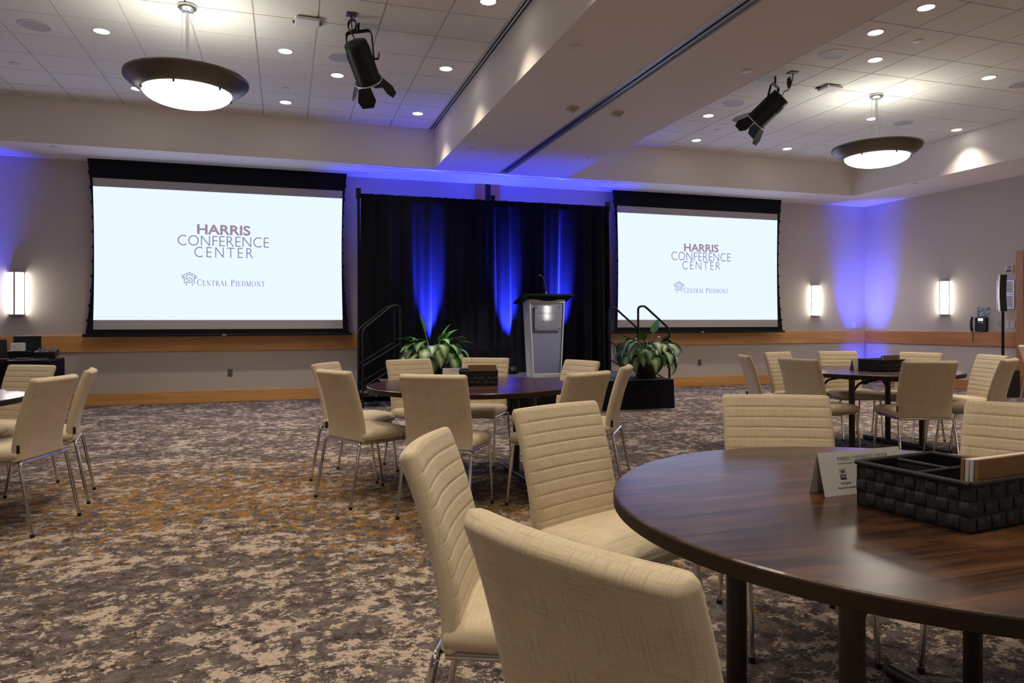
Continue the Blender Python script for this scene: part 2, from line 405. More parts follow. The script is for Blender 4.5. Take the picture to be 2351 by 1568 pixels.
# soffits around and between the two trays
sf = MB()
sf.box(XL, XR, TY1, YB, ZS, ZC+.3); sf.box(XL, XR, YF, TY0, ZS, ZC+.3)
sf.box(XL, TL0, TY0, TY1, ZS, ZC+.3); sf.box(TR1, XR, TY0, TY1, ZS, ZC+.3)
sf.box(TL1, 3.302, TY0, TY1, ZS, ZC+.3); sf.box(3.457, TR0, TY0, TY1, ZS, ZC+.3)
sf.box(3.302, 3.457, TY0, TY1, ZS+.10, ZC+.3)
sf.build('ceiling_soffit', SOFF, kind='structure')
def tray(name, x0, x1, gx, gy, grille):
    T = .6096; m = MB()
    m.box(x0, x1, TY0, TY1, ZC+.012, ZC+.05, 1)
    xa = [x0]+[gx+T*k for k in range(-20, 21) if x0+.06 < gx+T*k < x1-.06-(0.09 if grille else 0)]+[x1-(.095 if grille else 0)]
    ya = [TY0]+[gy+T*k for k in range(-40, 41) if TY0+.06 < gy+T*k < TY1-.06]+[TY1]
    g = .008
    for a, b in zip(xa, xa[1:]):
        for c, d in zip(ya, ya[1:]):
            m.box(a+g, b-g, c+g, d-g, ZC, ZC+.014)
    return m.build(name, [TILE, GRIDM], kind='structure')
tray('ceiling_left', TL0, TL1, -3.33, 8.675, True)
tray('ceiling_right', TR0, TR1, 6.25, 8.805, False)
# recessed partition track
tk = thing('partition_track', 'long grey track with a black slot along the bulkhead between the two trays', 'track', (3.38, 4.7, ZS))
MB().box(-.0775, -.014, -7.3, 6.33, .012, .03).box(.014, .0775, -7.3, 6.33, .012, .03).build('rail', STEELG, tk)
MB().box(-.014, .014, -7.3, 6.33, .03, .06).build('slot', BLACKM, tk)
MB().box(-.092, -.0775, -7.3, 6.33, -.006, .02).box(.0775, .092, -7.3, 6.33, -.006, .02).build('edge_trim', WHITE, tk)
# linear slot diffuser along the left tray
sd = thing('slot_diffuser', 'long slim air diffuser with two black slots beside left ceiling tray bulkhead', 'vent', (TL1-.0475, 4.2, ZC))
MB().box(-.045, -.034, -6.78, 6.84, -.004, .012).box(-.006, .006, -6.78, 6.84, -.004, .012).box(.034, .0455, -6.78, 6.84, -.004, .012).build('frame', WHITE, sd)
MB().box(-.034, -.006, -6.78, 6.84, .004, .0115).box(.006, .034, -6.78, 6.84, .004, .0115).build('slot', BLACKM, sd)

# ================================================================== PROJECTION SCREENS
def screen(x0t, x1t, x0b, x1b, ix0, ix1, side, label, L):
    t = thing('projection_screen', label, 'screen', (0, 11.8, 0))
    zt, zb = ZS+.005, 1.06; n = 24
    def edge(sgn, a, b, z):
        u = (z-zb)/(zt-zb); base = b+(a-b)*u; s_ = 4*(u*.92+.04)*(1-(u*.92+.04)); return base - sgn*.105*s_
    P = []
    for i in range(n+1):
        z = zb+(zt-zb)*i/n; P.append([(edge(-1, x0t, x0b, z), 0, z), (edge(1, x1t, x1b, z), 0, z)])
    m = MB(); m.grid(P, smooth=False, flip=True); m.grid([[(a[0], .012, a[2]), (b[0], .012, b[2])] for a, b in P], smooth=False)
    m.grid([[P[i][0], (P[i][0][0], .012, P[i][0][2])] for i in range(n+1)], smooth=False); m.grid([[P[i][1], (P[i][1][0], .012, P[i][1][2])] for i in range(n+1)], smooth=False, flip=True)
    mk = m
    def band(zz0, zz1, name, mt, k=6, yo=-.003):
        Q = []
        for i in range(k+1):
            z = zz0+(zz1-zz0)*i/k; u = (z-1.145)/(3.37-1.145); c = .018*4*u*(1-u)-.012
            Q.append([(ix0+c, yo, z), (ix1-c, yo, z)])
        MB().grid(Q, smooth=False, flip=True).build(name, mt, t)
    band(1.145, 3.37, 'unlit_border', SCREENG)
    band(1.285, 3.245, 'projected_image', PROJ, yo=-.006)
    m = MB()
    m.box(x0b-.02, x1b+.02, -.025, .03, 1.035, 1.075); m.build('weight_bar', BLACKM, t, bevel=.006)
    MB().box((x0b+x1b)/2-.03, (x0b+x1b)/2+.03, -.028, -.024, 1.045, 1.065).build('badge', GREYP, t)
    m = mk
    for i in range(1, 12):
        z = zb+(zt-zb)*i/12
        for sgn, a, b in ((-1, x0t, x0b), (1, x1t, x1b)):
            x = edge(sgn, a, b, z); m.box(x-.014, x+.014, -.006, .016, z-.02, z+.02)
    m.build('black_masking', SCREENB, t)
    m = MB(); ty = -.0085
    text_into(m, 'HARRIS', L['h'][0], L['h'][1], L['h'][2], L['h'][3], ty, 0, .028); m.build('heading_lettering', INK1, t)
    m = MB()
    text_into(m, 'CONFERENCE', *L['c'], ty, 0, -.012); text_into(m, 'CENTER', *L['e'], ty, 0, -.012, 1.25); m.build('subheading_lettering', INK2, t)
    for wd_ in (0, 1):
        m = MB(); serif_into(m, 'CENTRAL PIEDMONT', *L['p'], ty, 0, .82, .06, wd_); m.build('college_lettering', INK2, t)
    lx, lz, k = L['l']                                     # emblem: a gabled house around a stepped letter
    f = lambda pts: [(lx+(a-430)*k, lz-(b-1180)*k) for a, b in pts]; m = MB(); wd = 13*k
    for pts in ([(300, 1130), (430, 1065), (557, 1132)], [(316, 1157), (350, 1137), (350, 1255)], [(548, 1160), (510, 1140), (510, 1255)],
                [(480, 1142), (480, 1121), (430, 1098), (384, 1122), (384, 1180), (430, 1206), (452, 1195)],
                [(408, 1166), (432, 1154), (478, 1180), (478, 1222), (430, 1246), (384, 1222), (384, 1290)], [(478, 1246), (478, 1290)]):
        stroke_into(m, f(pts), wd, ty)
    for tri in ([(306, 1156), (350, 1133), (340, 1166)], [(556, 1160), (510, 1137), (520, 1168)]):
        b = len(m.v); m.v += [Vector((p[0], ty, p[1])) for p in f(tri)]; m.face((b, b+1, b+2))
    m.build('emblem', INK3, t)
    h = MB().box(x0t-.30, x1t+.30, 11.66, 11.775, ZS-.014, ZS-.0005).build('screen_housing', WHITE, bevel=.003)
    return tag(h, 'flush white slot housing in the soffit above the %s screen' % side, 'housing', None)
k_ = (2.007-1.811)/225.0
screen(-2.76, .985, -2.79, 1.02, -2.66, .885, 'left',
       'large black-bordered projection screen left of the black drapes, with the bigger lettering', dict(h=(-1.267, -.503, 2.592, 2.748), c=(-1.537, -.230, 2.415, 2.575), e=(-1.305, -.465, 2.242, 2.402), p=(-1.272, -.293, 1.808, 1.905), l=(-1.377, 1.905, k_)))
screen(5.68, 9.39, 5.70, 9.41, 5.80, 9.262, 'right',
       'black-bordered projection screen on the right, behind the potted plant and short stair rails', dict(h=(7.172, 7.923, 2.572, 2.724), c=(6.903, 8.194, 2.403, 2.563), e=(7.134, 7.960, 2.236, 2.392), p=(7.161, 8.134, 1.794, 1.892), l=(7.060, 1.900, k_)))

# ================================================================== CEILING LIGHTS
def make_downlight(lbl, loc):
    t = thing('recessed_downlight', lbl, 'ceiling light', loc, 0, 'recessed round downlights in the tray ceilings')
    MB().lathe([(.072, .004), (.074, -.003), (.088, -.005), (.092, .0), (.092, .006)], 28, caps=False).build('trim_ring', WHITE, t)
    MB().lathe([(.001, -.001), (.074, -.0005)], 28, caps=False).build('lens', LENS, t)
    return t
DLL = [(-1.81, 8.37), (.015, 8.37), (.625, 8.99), (1.85, 8.37), (-1.81, 10.265), (.02, 10.29), (1.85, 10.27), (1.85, 6.51)]
DLR = [(5.945, 5.365), (5.945, 5.985), (6.555, 6.605), (8.39, 6.66), (5.955, 9.11), (8.39, 8.52), (10.16, 8.61), (6.56, 10.39), (8.40, 10.42), (6.556, 8.43)]
LBL = ['round lit downlight beyond the speaker disc at far left of the left tray', 'lit downlight just right of the left pendant stem, level with its ceiling canopy',
       'lit downlight just left of the barn doors of the left spotlight', 'lit downlight right of the left spotlight, beside the slot diffuser',
       'lit downlight showing just beyond the left rim of the left pendant', 'lit downlight near the soffit, right of the left pendant bowl', 'lit downlight in the far corner of the left tray by the bulkhead',
       'lit downlight at the top of the picture beside the slot diffuser', 'lit downlight highest up in the right tray, nearest the top edge',
       'lit downlight second from the top of the right tray, above the speaker disc', 'lit downlight just right of the upper speaker disc in the right tray', 'lit downlight high above the right pendant, toward the right wall',
       'lit downlight left of the barn doors of the right spotlight', 'lit downlight right behind the stem of the right pendant', 'lit downlight close to the right wall bulkhead, right of the right pendant',
       'lit downlight in the near row by the left soffit of the right tray', 'lit downlight left of the rim of the right pendant near the soffit', 'lit downlight half hidden by the barrel of the right spotlight']
first = None
for (x, y), lb in zip(DLL+DLR, LBL):
    if first is None: first = t = make_downlight(lb, (x, y, ZC))
    else: t = dup(first, lb, (x, y, ZC))
    spot('downlight_lamp', (0, 0, -.014), (0, 0, -1), P_DOWN, 100, 1.0, WARM, t, .06)
# the same downlights carry on over the camera
for x, y in [(-1.81, 6.51), (-1.81, 4.62), (.02, 4.62), (1.85, 4.62), (-1.81, 2.75), (.02, 2.75), (1.85, 2.75), (.02, .9), (1.85, .9), (-1.81, .9), (0.02, -1.0), (5.95, 3.5), (5.95, 1.65), (8.39, 4.2), (8.39, 2.3), (10.16, 5.4), (5.95, -.2), (10.16, 6.7), (8.39, .4)]:
    t = dup(first, 'lit downlight of the trays over the camera, outside the picture', (x, y, ZC))
    spot('downlight_lamp', (0, 0, -.014), (0, 0, -1), P_DOWN, 100, 1.0, WARM, t, .06)

def pendant(x, y, label):
    t = thing('pendant_light', label, 'pendant light', (x, y, ZC), 0, 'saucer pendant lights')
    cn = MB().lathe([(.001, 0), (.085, 0), (.088, -.03), (.06, -.055), (.001, -.06)], 28).build('canopy', ALU, t)
    m = MB()
    for k in range(8):
        a = k*PI/4; m.lathe([(.001, -.004), (.006, 0)], 8, (.062*math.cos(a), .062*math.sin(a), -.055))
    m.build('screw', BLACKM, cn)
    MB().tube([(0, 0, -.05), (0, 0, -.66)], .016, 12).build('stem', ALU, t)
    m = MB()
    for k in range(3):
        a = k*2*PI/3+.5; m.tube([(.055*math.cos(a), .055*math.sin(a), -.05), (.075*math.cos(a), .075*math.sin(a), -.64)], .0022, 6)
    m.build('cable', ALU, t)
    prof = [(.545, -.700), (.554, -.702), (.557, -.715), (.555, -.735), (.53, -.762), (.475, -.805), (.415, -.845), (.395, -.848), (.395, -.83), (.46, -.79), (.52, -.745), (.543, -.725)]
    MB().lathe(prof+[prof[0]], 64, caps=False).build('saucer_rim', BRONZE, t)
    b = [(.395*math.sin(a), -.84-.125*math.cos(a)) for a in [k*PI/2/12 for k in range(13)]]
    MB().lathe([(max(r, .0005), z) for r, z in b], 56, caps=False).build('glass_bowl', BOWL, t)
    m = MB()
    for k in range(6):
        a = k*PI/3+.35; m.lathe([(.001, -.014), (.009, -.012), (.009, .012)], 10, (.402*math.cos(a), .402*math.sin(a), -.855))
    m.build('bowl_clip', BLACKM, t)
    MB().lathe([(.001, -.80), (.38, -.79), (.46, -.778)], 32, caps=False).build('reflector_pan', WHITE, t)
    l = bpy.data.lights.new('pendant_up_lamp', 'AREA'); l.shape = 'DISK'; l.size = .84; l.energy = P_PEND_UP; l.color = (1.0, .98, .84)
    o = bpy.data.objects.new('pendant_up_lamp', l); C.objects.link(o); o.location = (0, 0, -.72); o.rotation_euler = (PI, 0, 0); o.parent = t
    spot('pendant_down_lamp', (0, 0, -.99), (0, 0, -1), P_PEND_DN, 170, .5, PEND, t, .25)
    return t
pendant(-.881, 7.446, 'large saucer pendant with glowing bowl hanging in the left ceiling tray')
pendant(7.56, 7.60, 'saucer pendant with glowing bowl hanging in the right ceiling tray')

def disc(name, label, cat, loc, r, h, mt, group, grille=False):
    t = thing(name, label, cat, loc, 0, group)
    if grille:
        MB().lathe([(r, .002), (r, -.006), (r-.014, -.009), (r-.016, -.004)], 32, caps=False).build('bezel', WHITE, t)
        m = MB(); m.lathe([(.001, -.006), (r-.014, -.0055)], 32, caps=False); m.build('speaker_grille', GREYP, t)
    else:
        MB().lathe([(.001, -h), (r*.9, -h), (r, -h+.003), (r, .001)], 24, caps=False).build('cover_plate', mt, t)
    return t
G1 = 'round ceiling speakers'
for x, y, lb in ((-2.42, 8.41, 'round speaker grille at the far left of the left tray'), (.625, 8.37, 'round speaker grille behind the left spotlight'), (5.96, 8.49, 'round speaker grille left of the right spotlight'),
                 (5.95, 6.60, 'round speaker grille above and right of the right spotlight'), (9.02, 8.55, 'round speaker grille right of the right pendant stem'), (9.03, 6.72, 'round speaker grille at the right edge of the right tray')):
    disc('ceiling_speaker', lb, 'speaker', (x, y, ZC), .15, .008, GREYP, G1, True)
for x, y, z, lb in ((-3.0, 9.70, ZC, 'small sprinkler cover at far left of the left tray'), (.02, 9.68, ZC, 'small sprinkler cover between two downlights in the left tray'), (6.53, 9.72, ZC, 'small sprinkler cover below the right spotlight'), (6.56, 6.02, ZC, 'small sprinkler cover in the right tray near the top'),
                    (2.45, 5.83, ZS, 'small sprinkler cover at the top of the bulkhead left of the track'), (2.46, 9.62, ZS, 'small sprinkler cover on the bulkhead over the blue glow'), (4.28, 9.65, ZS, 'small sprinkler cover right of the track over the blue glow'),
                    (4.28, 5.89, ZS, 'small sprinkler cover right of the track by the right tray'), (-3.0, 11.21, ZS, 'small sprinkler cover on the soffit over the left screen corner'), (1.24, 11.2, ZS, 'small sprinkler cover on the soffit right of the left screen'),
                    (5.30, 11.22, ZS, 'small sprinkler cover on the soffit left of the right screen'), (9.57, 11.30, ZS, 'small sprinkler cover on the soffit right of the right screen'), (10.53, 9.75, ZS, 'small sprinkler cover on the soffit along the right wall')):
    disc('sprinkler_cover', lb, 'sprinkler', (x, y, z), .052, .010, WHITE, 'flat sprinkler covers')
for x, y, lb in ((3.115, 7.48, 'small square beige sensor left of the ceiling track'), (3.69, 7.51, 'small square beige sensor right of the ceiling track')):
    t = thing('motion_sensor', lb, 'sensor', (x, y, ZS), 0, 'ceiling motion sensors')
    MB().box(-.06, .06, -.06, .06, -.022, .001).build('base', BEIGEP, t, bevel=.004); MB().box(-.04, .04, -.035, .035, -.05, -.022).build('lens_cover', BEIGEP, t, bevel=.006)
for x, y, rz, lb in ((.225, 7.43, 0, 'flat white wireless access point under the left tray, left of the spotlight'), (6.73, 7.52, 0, 'flat white wireless access point under the right tray, right of the spotlight')):
    t = thing('access_point', lb, 'access point', (x, y, ZC), rz, 'ceiling access points')
    MB().box(-.12, .12, -.10, .10, -.045, -.012).build('cover', WHITE, t, bevel=.012); MB().box(-.14, .14, .06, .11, -.012, .001).build('mounting_plate', BLACKP, t)
    MB().box(-.118, -.11, -.105, -.10, -.032, -.026).build('status_light', LCD, t)

def stage_light(mount, top, target, label):
    """theatre can on a yoke under the ceiling, with four barn doors, a plug box and a looped cord"""
    t = thing('stage_spotlight', label, 'spotlight', top)
    d = (Vector(target)-Vector(top)).normalized(); q = d.to_track_quat('Z', 'Y').to_matrix().to_4x4()
    mp = Vector(mount)-Vector(top)
    L = .40; c = q @ Matrix.Translation((0, 0, .0))
    MB().lathe([(.06, -.02), (.115, -.015), (.12, .0), (.12, .05), (.127, .06), (.127, L-.03), (.142, L-.02), (.142, L), (.127, L), (.127, L-.012), (.001, L-.04)], 28, mat=c, caps=True).build('barrel', BLACKM, t)
    m = MB()
    for k in range(8):
        a = k*PI/4; m.box(.123, .130, -.012, .012, .07, .16, mat=c @ Matrix.Rotation(a, 4, 'Z'))
    m.build('cooling_slot', BLACKP, t)
    MB().lathe([(.130, L-.008), (.148, L-.006), (.148, L+.008), (.130, L+.010)], 28, mat=c, caps=False).build('front_ring', CHROME, t)
    MB().lathe([(.001, L-.03), (.124, L-.028)], 24, mat=c, caps=False).build('lens', LCD, t)
    for k, (tilt, wd) in enumerate(((28, .15), (22, .18), (28, .15), (22, .18))):
        mt = c @ Matrix.Rotation(k*PI/2, 4, 'Z') @ Matrix.Translation((.140, 0, L+.006)) @ Matrix.Rotation(math.radians(tilt), 4, 'Y')
        b = MB(); vs = [(0, -wd/2*.75, 0), (0, wd/2*.75, 0), (0, wd/2*1.15, .13), (0, wd/2*.7, .20), (0, -wd/2*.7, .20), (0, -wd/2*1.15, .13)]
        for off, fl in ((.0, True), (.003, False)): b.ring([mt @ Vector((x+off, y, z)) for x, y, z in vs], 0, fl)
        b.build('barn_door', BLACKM, t)
    # yoke: side arms to a bridge that is bolted to a short ceiling clamp
    side = d.cross(Vector((0, 0, 1))).normalized(); mid = d*.17
    up = Vector((0, 0, 1)); top_z = .155
    a0 = mid+side*.142; b0 = mid-side*.142
    hk = Vector((mid.x*.5, mid.y*.5, 0))
    pts = bend([a0, hk+side*.142+up*(top_z), hk-side*.142+up*(top_z), b0], .05)
    m = MB()
    for off in (-.014, -.005, .005, .014): m.tube([p+d*off for p in pts], .005, 6)
    m.build('yoke', BLACKM, t)
    ztop = mp.z
    MB().tube([hk+up*(top_z-.005), (hk.x, hk.y, ztop)], .012, 8).build('hanger_stud', BLACKM, t)
    m = MB(); m.tube([a0, a0+side*.05], .012, 8); m.tube([a0+side*.05, a0+side*.055+up*.06], .007, 6); m.build('clamp_handle', BLACKP, t)
    MB().box(mp.x-.05, mp.x+.05, mp.y-.05, mp.y+.05, ztop-.012, ztop).build('outlet_box', PLATE, t)
    MB().tube(bend([(mp.x, mp.y, ztop-.01), (mp.x, mp.y, ztop-.09), Vector((mp.x, mp.y, ztop-.14))*.5+d*-.05*.5+up*-.02, d*-.06+up*.03, d*-.01], .05), .006, 7).build('power_cord', BLACKP, t)
    m = MB(); cc = mp*.5+d*-.05
    for k in range(3): m.tube([cc+side*(.045*math.cos(a))+up*(.06*math.sin(a))+d*(.012*k) for a in [2*PI*i/20 for i in range(21)]], .005, 6)
    m.build('cord_coil', BLACKP, t)
    MB().box(-.04, .04, -.05, .05, -.005, .03, mat=c @ Matrix.Translation((-.11, 0, .06)) @ Matrix.Rotation(PI/2, 4, 'Y')).build('socket_block', BLACKP, t)
    spot('stage_lamp', d*(L+.02), d, P_STAGE, 26, .6, (1, .93, .86), t, .08)
stage_light((.636, 7.172, ZC), (.69, 7.32, 4.03), (2.35, 9.9, 1.1), 'black theatre spotlight with barn doors clamped under the left ceiling tray')
stage_light((5.912, 7.231, ZC), (5.84, 7.36, 4.00), (3.9, 10.2, 1.3), 'black theatre spotlight with barn doors clamped under the right ceiling tray')

# ================================================================== WALL SCONCES
def sconce(loc, rz, label):
    t = thing('wall_sconce', label, 'wall lamp', loc, rz, 'tall frosted wall sconces')   # local -y points into the room
    P = []
    for z in (0, .60):
        P.append([(.085*math.cos(a), -.012-.075*math.sin(a), z) for a in [PI*k/14 for k in range(15)]])
    m = MB(); m.grid(P, smooth=True); m.build('diffuser', SCON, t)
    MB().box(-.09, .09, -.012, 0, -.01, .61).build('back_plate', ALU, t)
    MB().box(-.095, .095, -.10, -.0, .602, .612).build('top_cap', ALU, t); MB().box(-.095, .095, -.10, -.0, -.012, -.002).build('bottom_cap', ALU, t)
    MB().box(-.013, .013, -.122, -.108, -.012, .612).build('front_strip', ALU, t, bevel=.002)
    m = MB()
    for z in (.04, .54): m.box(-.013, .013, -.11, -.085, z, z+.02)
    m.build('strip_bracket', ALU, t)
    return t
sconce((-3.70, YB, 1.372), 0, 'lit tall wall sconce left of the left projection screen')
sconce((10.38, YB, 1.38), 0, 'lit tall wall sconce on the back wall right of the right screen')
sconce((XR, 10.135, 1.375), -PI/2, 'lit tall wall sconce on the right wall, left of the wall phone')
for x in (8.9, 5.2, -1.5): sconce((x, YF, 1.375), PI, 'lit tall wall sconce on the wall behind the camera')

# ================================================================== WALL FITTINGS
def plate(name, loc, rz, w_, h_, mt, label, cat, holes=None, group=None):
    t = thing(name, label, cat, loc, rz, group)
    MB().box(-w_/2, w_/2, -.008, 0, -h_/2, h_/2).build('cover_plate', mt, t, bevel=.003)
    if holes == 'outlet':
        for z in (-.026, .026):
            m = MB(); m.lathe([(.001, .0), (.017, .0), (.017, .003)], 14, mat=Matrix.Translation((0, -.008, z)) @ Matrix.Rotation(PI/2, 4, 'X')); m.build('socket', PLATE, t)
    elif holes == 'rocker':
        MB().box(-.016, .016, -.013, -.008, -.034, .034).build('rocker', mt, t, bevel=.002)
    return t
plate('power_outlet', (-.822, YB, .455), 0, .075, .12, STEELP, 'grey power outlet low on the wall under the left screen', 'outlet', 'outlet')
plate('power_outlet', (7.657, YB, .46), 0, .075, .12, STEELP, 'grey power outlet low on the wall under the right screen', 'outlet', 'outlet')
plate('wall_switch', (11.364, YB, 1.178), 0, .075, .12, WHITE, 'white wall plate on the back wall near the blue lit corner', 'switch', 'rocker')
plate('wall_switch', (XR, 9.085, 1.185), -PI/2, .08, .12, GREYP, 'grey wall control between the phone and the speaker pole', 'switch', 'rocker')
plate('wall_switch', (XR, 8.93, 1.19), -PI/2, .06, .15, WHITE, 'slim white wall switch half hidden by the speaker pole', 'switch', 'rocker')
plate('wall_switch', (XR, 8.845, 1.182), -PI/2, .085, .125, WHITE, 'white wall switch between speaker pole and timber door', 'switch', 'rocker')
t = thing('fire_alarm', 'white square fire alarm strobe high on the wall above the column speaker', 'alarm', (XR, 8.885, 2.115), -PI/2)
MB().box(-.065, .065, -.03, 0, -.065, .065).build('housing', WHITE, t, bevel=.005)
MB().box(-.02, .02, -.055, -.03, .005, .055).build('strobe', GREYP, t, bevel=.005)
MB().box(-.045, .045, -.034, -.03, -.05, -.01).build('sounder_grille', PLATE, t)
for z0, z1, lb in ((1.695, 1.93, 'upper of two silver framed notices behind the column speaker'), (1.45, 1.685, 'lower of two silver framed notices behind the column speaker')):
    t = thing('framed_notice', lb, 'picture frame', (XR, 8.96, (z0+z1)/2), -PI/2, 'framed notices by the door'); hh = (z1-z0)/2
    m = MB(); W2 = .155
    m.box(-W2, W2, -.018, 0, hh-.018, hh).box(-W2, W2, -.018, 0, -hh, -hh+.018).box(-W2, -W2+.018, -.018, 0, -hh+.018, hh-.018).box(W2-.018, W2, -.018, 0, -hh+.018, hh-.018); m.build('frame', ALU, t)
    MB().box(-W2+.018, W2-.018, -.008, 0, -hh+.018, hh-.018).build('sheet', PAPER, t)
    m = MB()
    for k in range(7): m.box(-.10, .05+.02*(k % 3), -.0088, -.008, hh-.05-k*.022, hh-.046-k*.022)
    m.build('printed_line', INKG, t)
t = thing('small_picture', 'small unframed picture of a building fixed above the wall phone', 'picture', (XR, 9.37, 1.40), -PI/2)
def m_pic():
    a = Mat('printed_photo', (0.3, 0.35, 0.4, 1), 0.25); f = a.noise(a.coord(scale=(14, 14, 30)), 1, 3, .5)
    a.col(a.ramp(f, [(0.3, lin(40, 48, 56)), (0.5, lin(120, 138, 150)), (0.65, lin(190, 200, 205))])); return a.m
MB().box(-.115, .115, -.006, 0, -.085, .085).build('print', m_pic(), t)
t = thing('wall_phone', 'black wall phone with lit screen and hanging handset on the right wall', 'phone', (XR, 9.39, 1.19), -PI/2)
MB().box(-.10, .115, -.06, 0, -.13, .12).build('body', BLACKP, t, bevel=.012)
MB().box(-.03, .06, -.064, -.06, .055, .10).build('display', LCD, t)
m = MB()
for i in range(4):
    for j in range(3): m.box(-.02+j*.034, .004+j*.034, -.065, -.06, -.10+i*.03, -.083+i*.03)
m.build('keypad', INKG, t)
MB().box(-.045, .08, -.066, -.06, .02, .032).build('navigation_bar', GREYP, t)
MB().tube(bend([(-.135, -.075, -.12), (-.13, -.10, -.06), (-.13, -.10, .06), (-.135, -.075, .12)], .05), .022, 10).build('handset', BLACKP, t)
m = MB(); m.tube([(-.125+.012*math.cos(k*1.2), -.07+.012*math.sin(k*1.2), -.12-k*.0045) for k in range(44)], .004, 6); m.build('coiled_cord', BLACKP, t)

# ================================================================== STAGE
SX0, SX1, SY0, SY1, SZ = 1.66, 5.325, 9.05, 11.12, .414
t = thing('stage_platform', 'low portable stage with grey deck and black skirt in front of the drapes', 'stage', (0, 0, 0))
MB().box(SX0, SX1, SY0, SY1, SZ-.05, SZ).build('deck', DECK, t, bevel=.004)
def skirt():
    m = MB(); pts = []
    n = 150
    for i in range(n+1): pts.append((SX0+(SX1-SX0)*i/n, SY0, (0, -1)))
    for i in range(1, 81): pts.append((SX1, SY0+(SY1-SY0)*i/80, (1, 0)))
    P = []
    for k in range(9):
        z = .004+(SZ-.012)*k/8; fl = (1-k/8)
        P.append([(x+nx*(.006+fl*.03+.006*fl*math.sin(i*.9)), y+ny*(.006+fl*.03+.006*fl*math.sin(i*.9)), z) for i, (x, y, (nx, ny)) in enumerate(pts)])
    m.grid(P, flip=False); return m
skirt().build('skirt', BLACKF, t)
m = MB()
for x in (SX0+.15, 3.5, SX1-.15):
    for y in (SY0+.15, SY1-.15): m.tube([(x, y, 0), (x, y, SZ-.05)], .02, 8)
m.build('support_leg', BLACKM, t)

def stairs(x0, sgn, ys, label, run=.27, top_foot=.0):
    """two-tread stage steps that climb along x; sgn +1 climbs to the right"""
    t = thing('stage_steps', label, 'steps', (x0, 0, 0), 0)
    X = lambda a: sgn*a
    yA, yB = ys
    for k, (xa, z) in enumerate(((.0, .20), (run, .375))):
        m = MB(); m.box(min(X(xa), X(xa+run-.02)), max(X(xa), X(xa+run-.02)), yA+.03, yB-.03, z-.03, z); m.build('tread', DECK, t, bevel=.003)
        m = MB(); m.box(min(X(xa), X(xa+.02)), max(X(xa), X(xa+.02)), yA+.03, yB-.03, z-.032, z+.002); m.build('tread_nosing', ALU, t)
    for y in (yA+.02, yB-.02):
        m = MB(); m.tube([(X(.02), y, .17), (X(2*run-.02), y, .17)], .016, 8); m.tube([(X(.02), y, .19), (X(2*run-.02), y, .40)], .013, 8); m.tube([(X(2*run-.03), y, 0), (X(2*run-.03), y, .40)], .016, 8); m.build('stringer', BLACKM, t)
    for y in (yA, yB):
        m = MB(); m.tube(bend([(X(.0), y, 0), (X(.0), y, 1.13), (X(.44), y, 1.49), (X(.545), y, 1.47), (X(.545), y, top_foot)], .07), .017, 10)
        h = m.build('handrail', BLACKM, t)
        m = MB(); m.tube([(X(.0), y, .60), (X(.545), y, .93)], .012, 8); m.build('middle_bar', BLACKM, h)
        m = MB(); m.tube([(X(.0), y, .30), (X(.545), y, .62)], .011, 8); m.build('lower_bar', BLACKM, h)
    m = MB()
    for xx in (run*.7, run*1.5): m.lathe([(.001, 0), (.012, 0), (.012, .01)], 10, mat=Matrix.Translation((X(xx), yA+.0, .17)) @ Matrix.Rotation(PI/2, 4, 'X'))
    m.build('bolt', ALU, t)
stairs(1.075, 1, (10.46, 11.08), 'black stage steps with two handrails at the left end of the stage')
stairs(5.755, -1, (9.90, 10.95), 'black stage steps with two handrails at the right end, behind the plant', .195, SZ+.002)

# drape: pipe frame and two black panels
t = thing('drape_frame', 'black pipe frame with three uprights carrying the black drapes', 'frame', (0, 11.30, 0))
for x in (1.10, 3.275, 5.365):
    m = MB(); m.tube([(x, 0, 0), (x, 0, 3.33)], .024, 10); m.box(x-.035, x+.035, -.035, .035, 3.18, 3.33); m.build('upright', BLACKM, t)
    MB().box(x-.22, x+.22, -.06, .22, 0, .012).build('base_plate', BLACKM, t)
m = MB(); m.tube([(1.10, 0, 3.225), (3.275, 0, 3.23)], .022, 8); m.tube([(3.275, 0, 3.23), (5.365, 0, 3.235)], .022, 8); m.build('crossbar', BLACKM, t)
def drape(x0, x1, seed, label):
    rnd = random.Random(seed); n = int((x1-x0)*150); ph = [rnd.uniform(0, 6.28) for _ in range(6)]
    m = MB(); P = []
    for k in range(31):
        v = k/30; z = .015+(3.235-.015)*v; row = []
        for i in range(n+1):
            u = x0+(x1-x0)*i/n
            a = .030*math.sin(u*22+ph[0]+.9*math.sin(u*3+ph[1]))+.016*math.sin(u*47+ph[2]+1.3*math.sin(u*5+ph[3]))+.02*math.sin(u*9+ph[4])
            top = 1-.55*max(0, (v-.9)/.1); lean = .05*math.sin(u*4+ph[5])*(1-v)
            row.append((u+lean, -.045+a*top*(.75+.45*(1-v)), z + (rnd.uniform(-.006, .008) if k == 30 else 0)))
        P.append(row)
    m.grid(P, flip=True)
    o = m.build('stage_drape', DRAPE); o.location = (0, 11.24, 0)
    s_ = o.modifiers.new('thickness', 'SOLIDIFY'); s_.thickness = .004
    return tag(o, label, 'drape', 'black stage drapes')
drape(1.13, 3.285, 3, 'black floor-length drape left of the middle upright, behind the left plant')
drape(3.265, 5.34, 5, 'black floor-length drape right of the middle upright, behind the lectern')

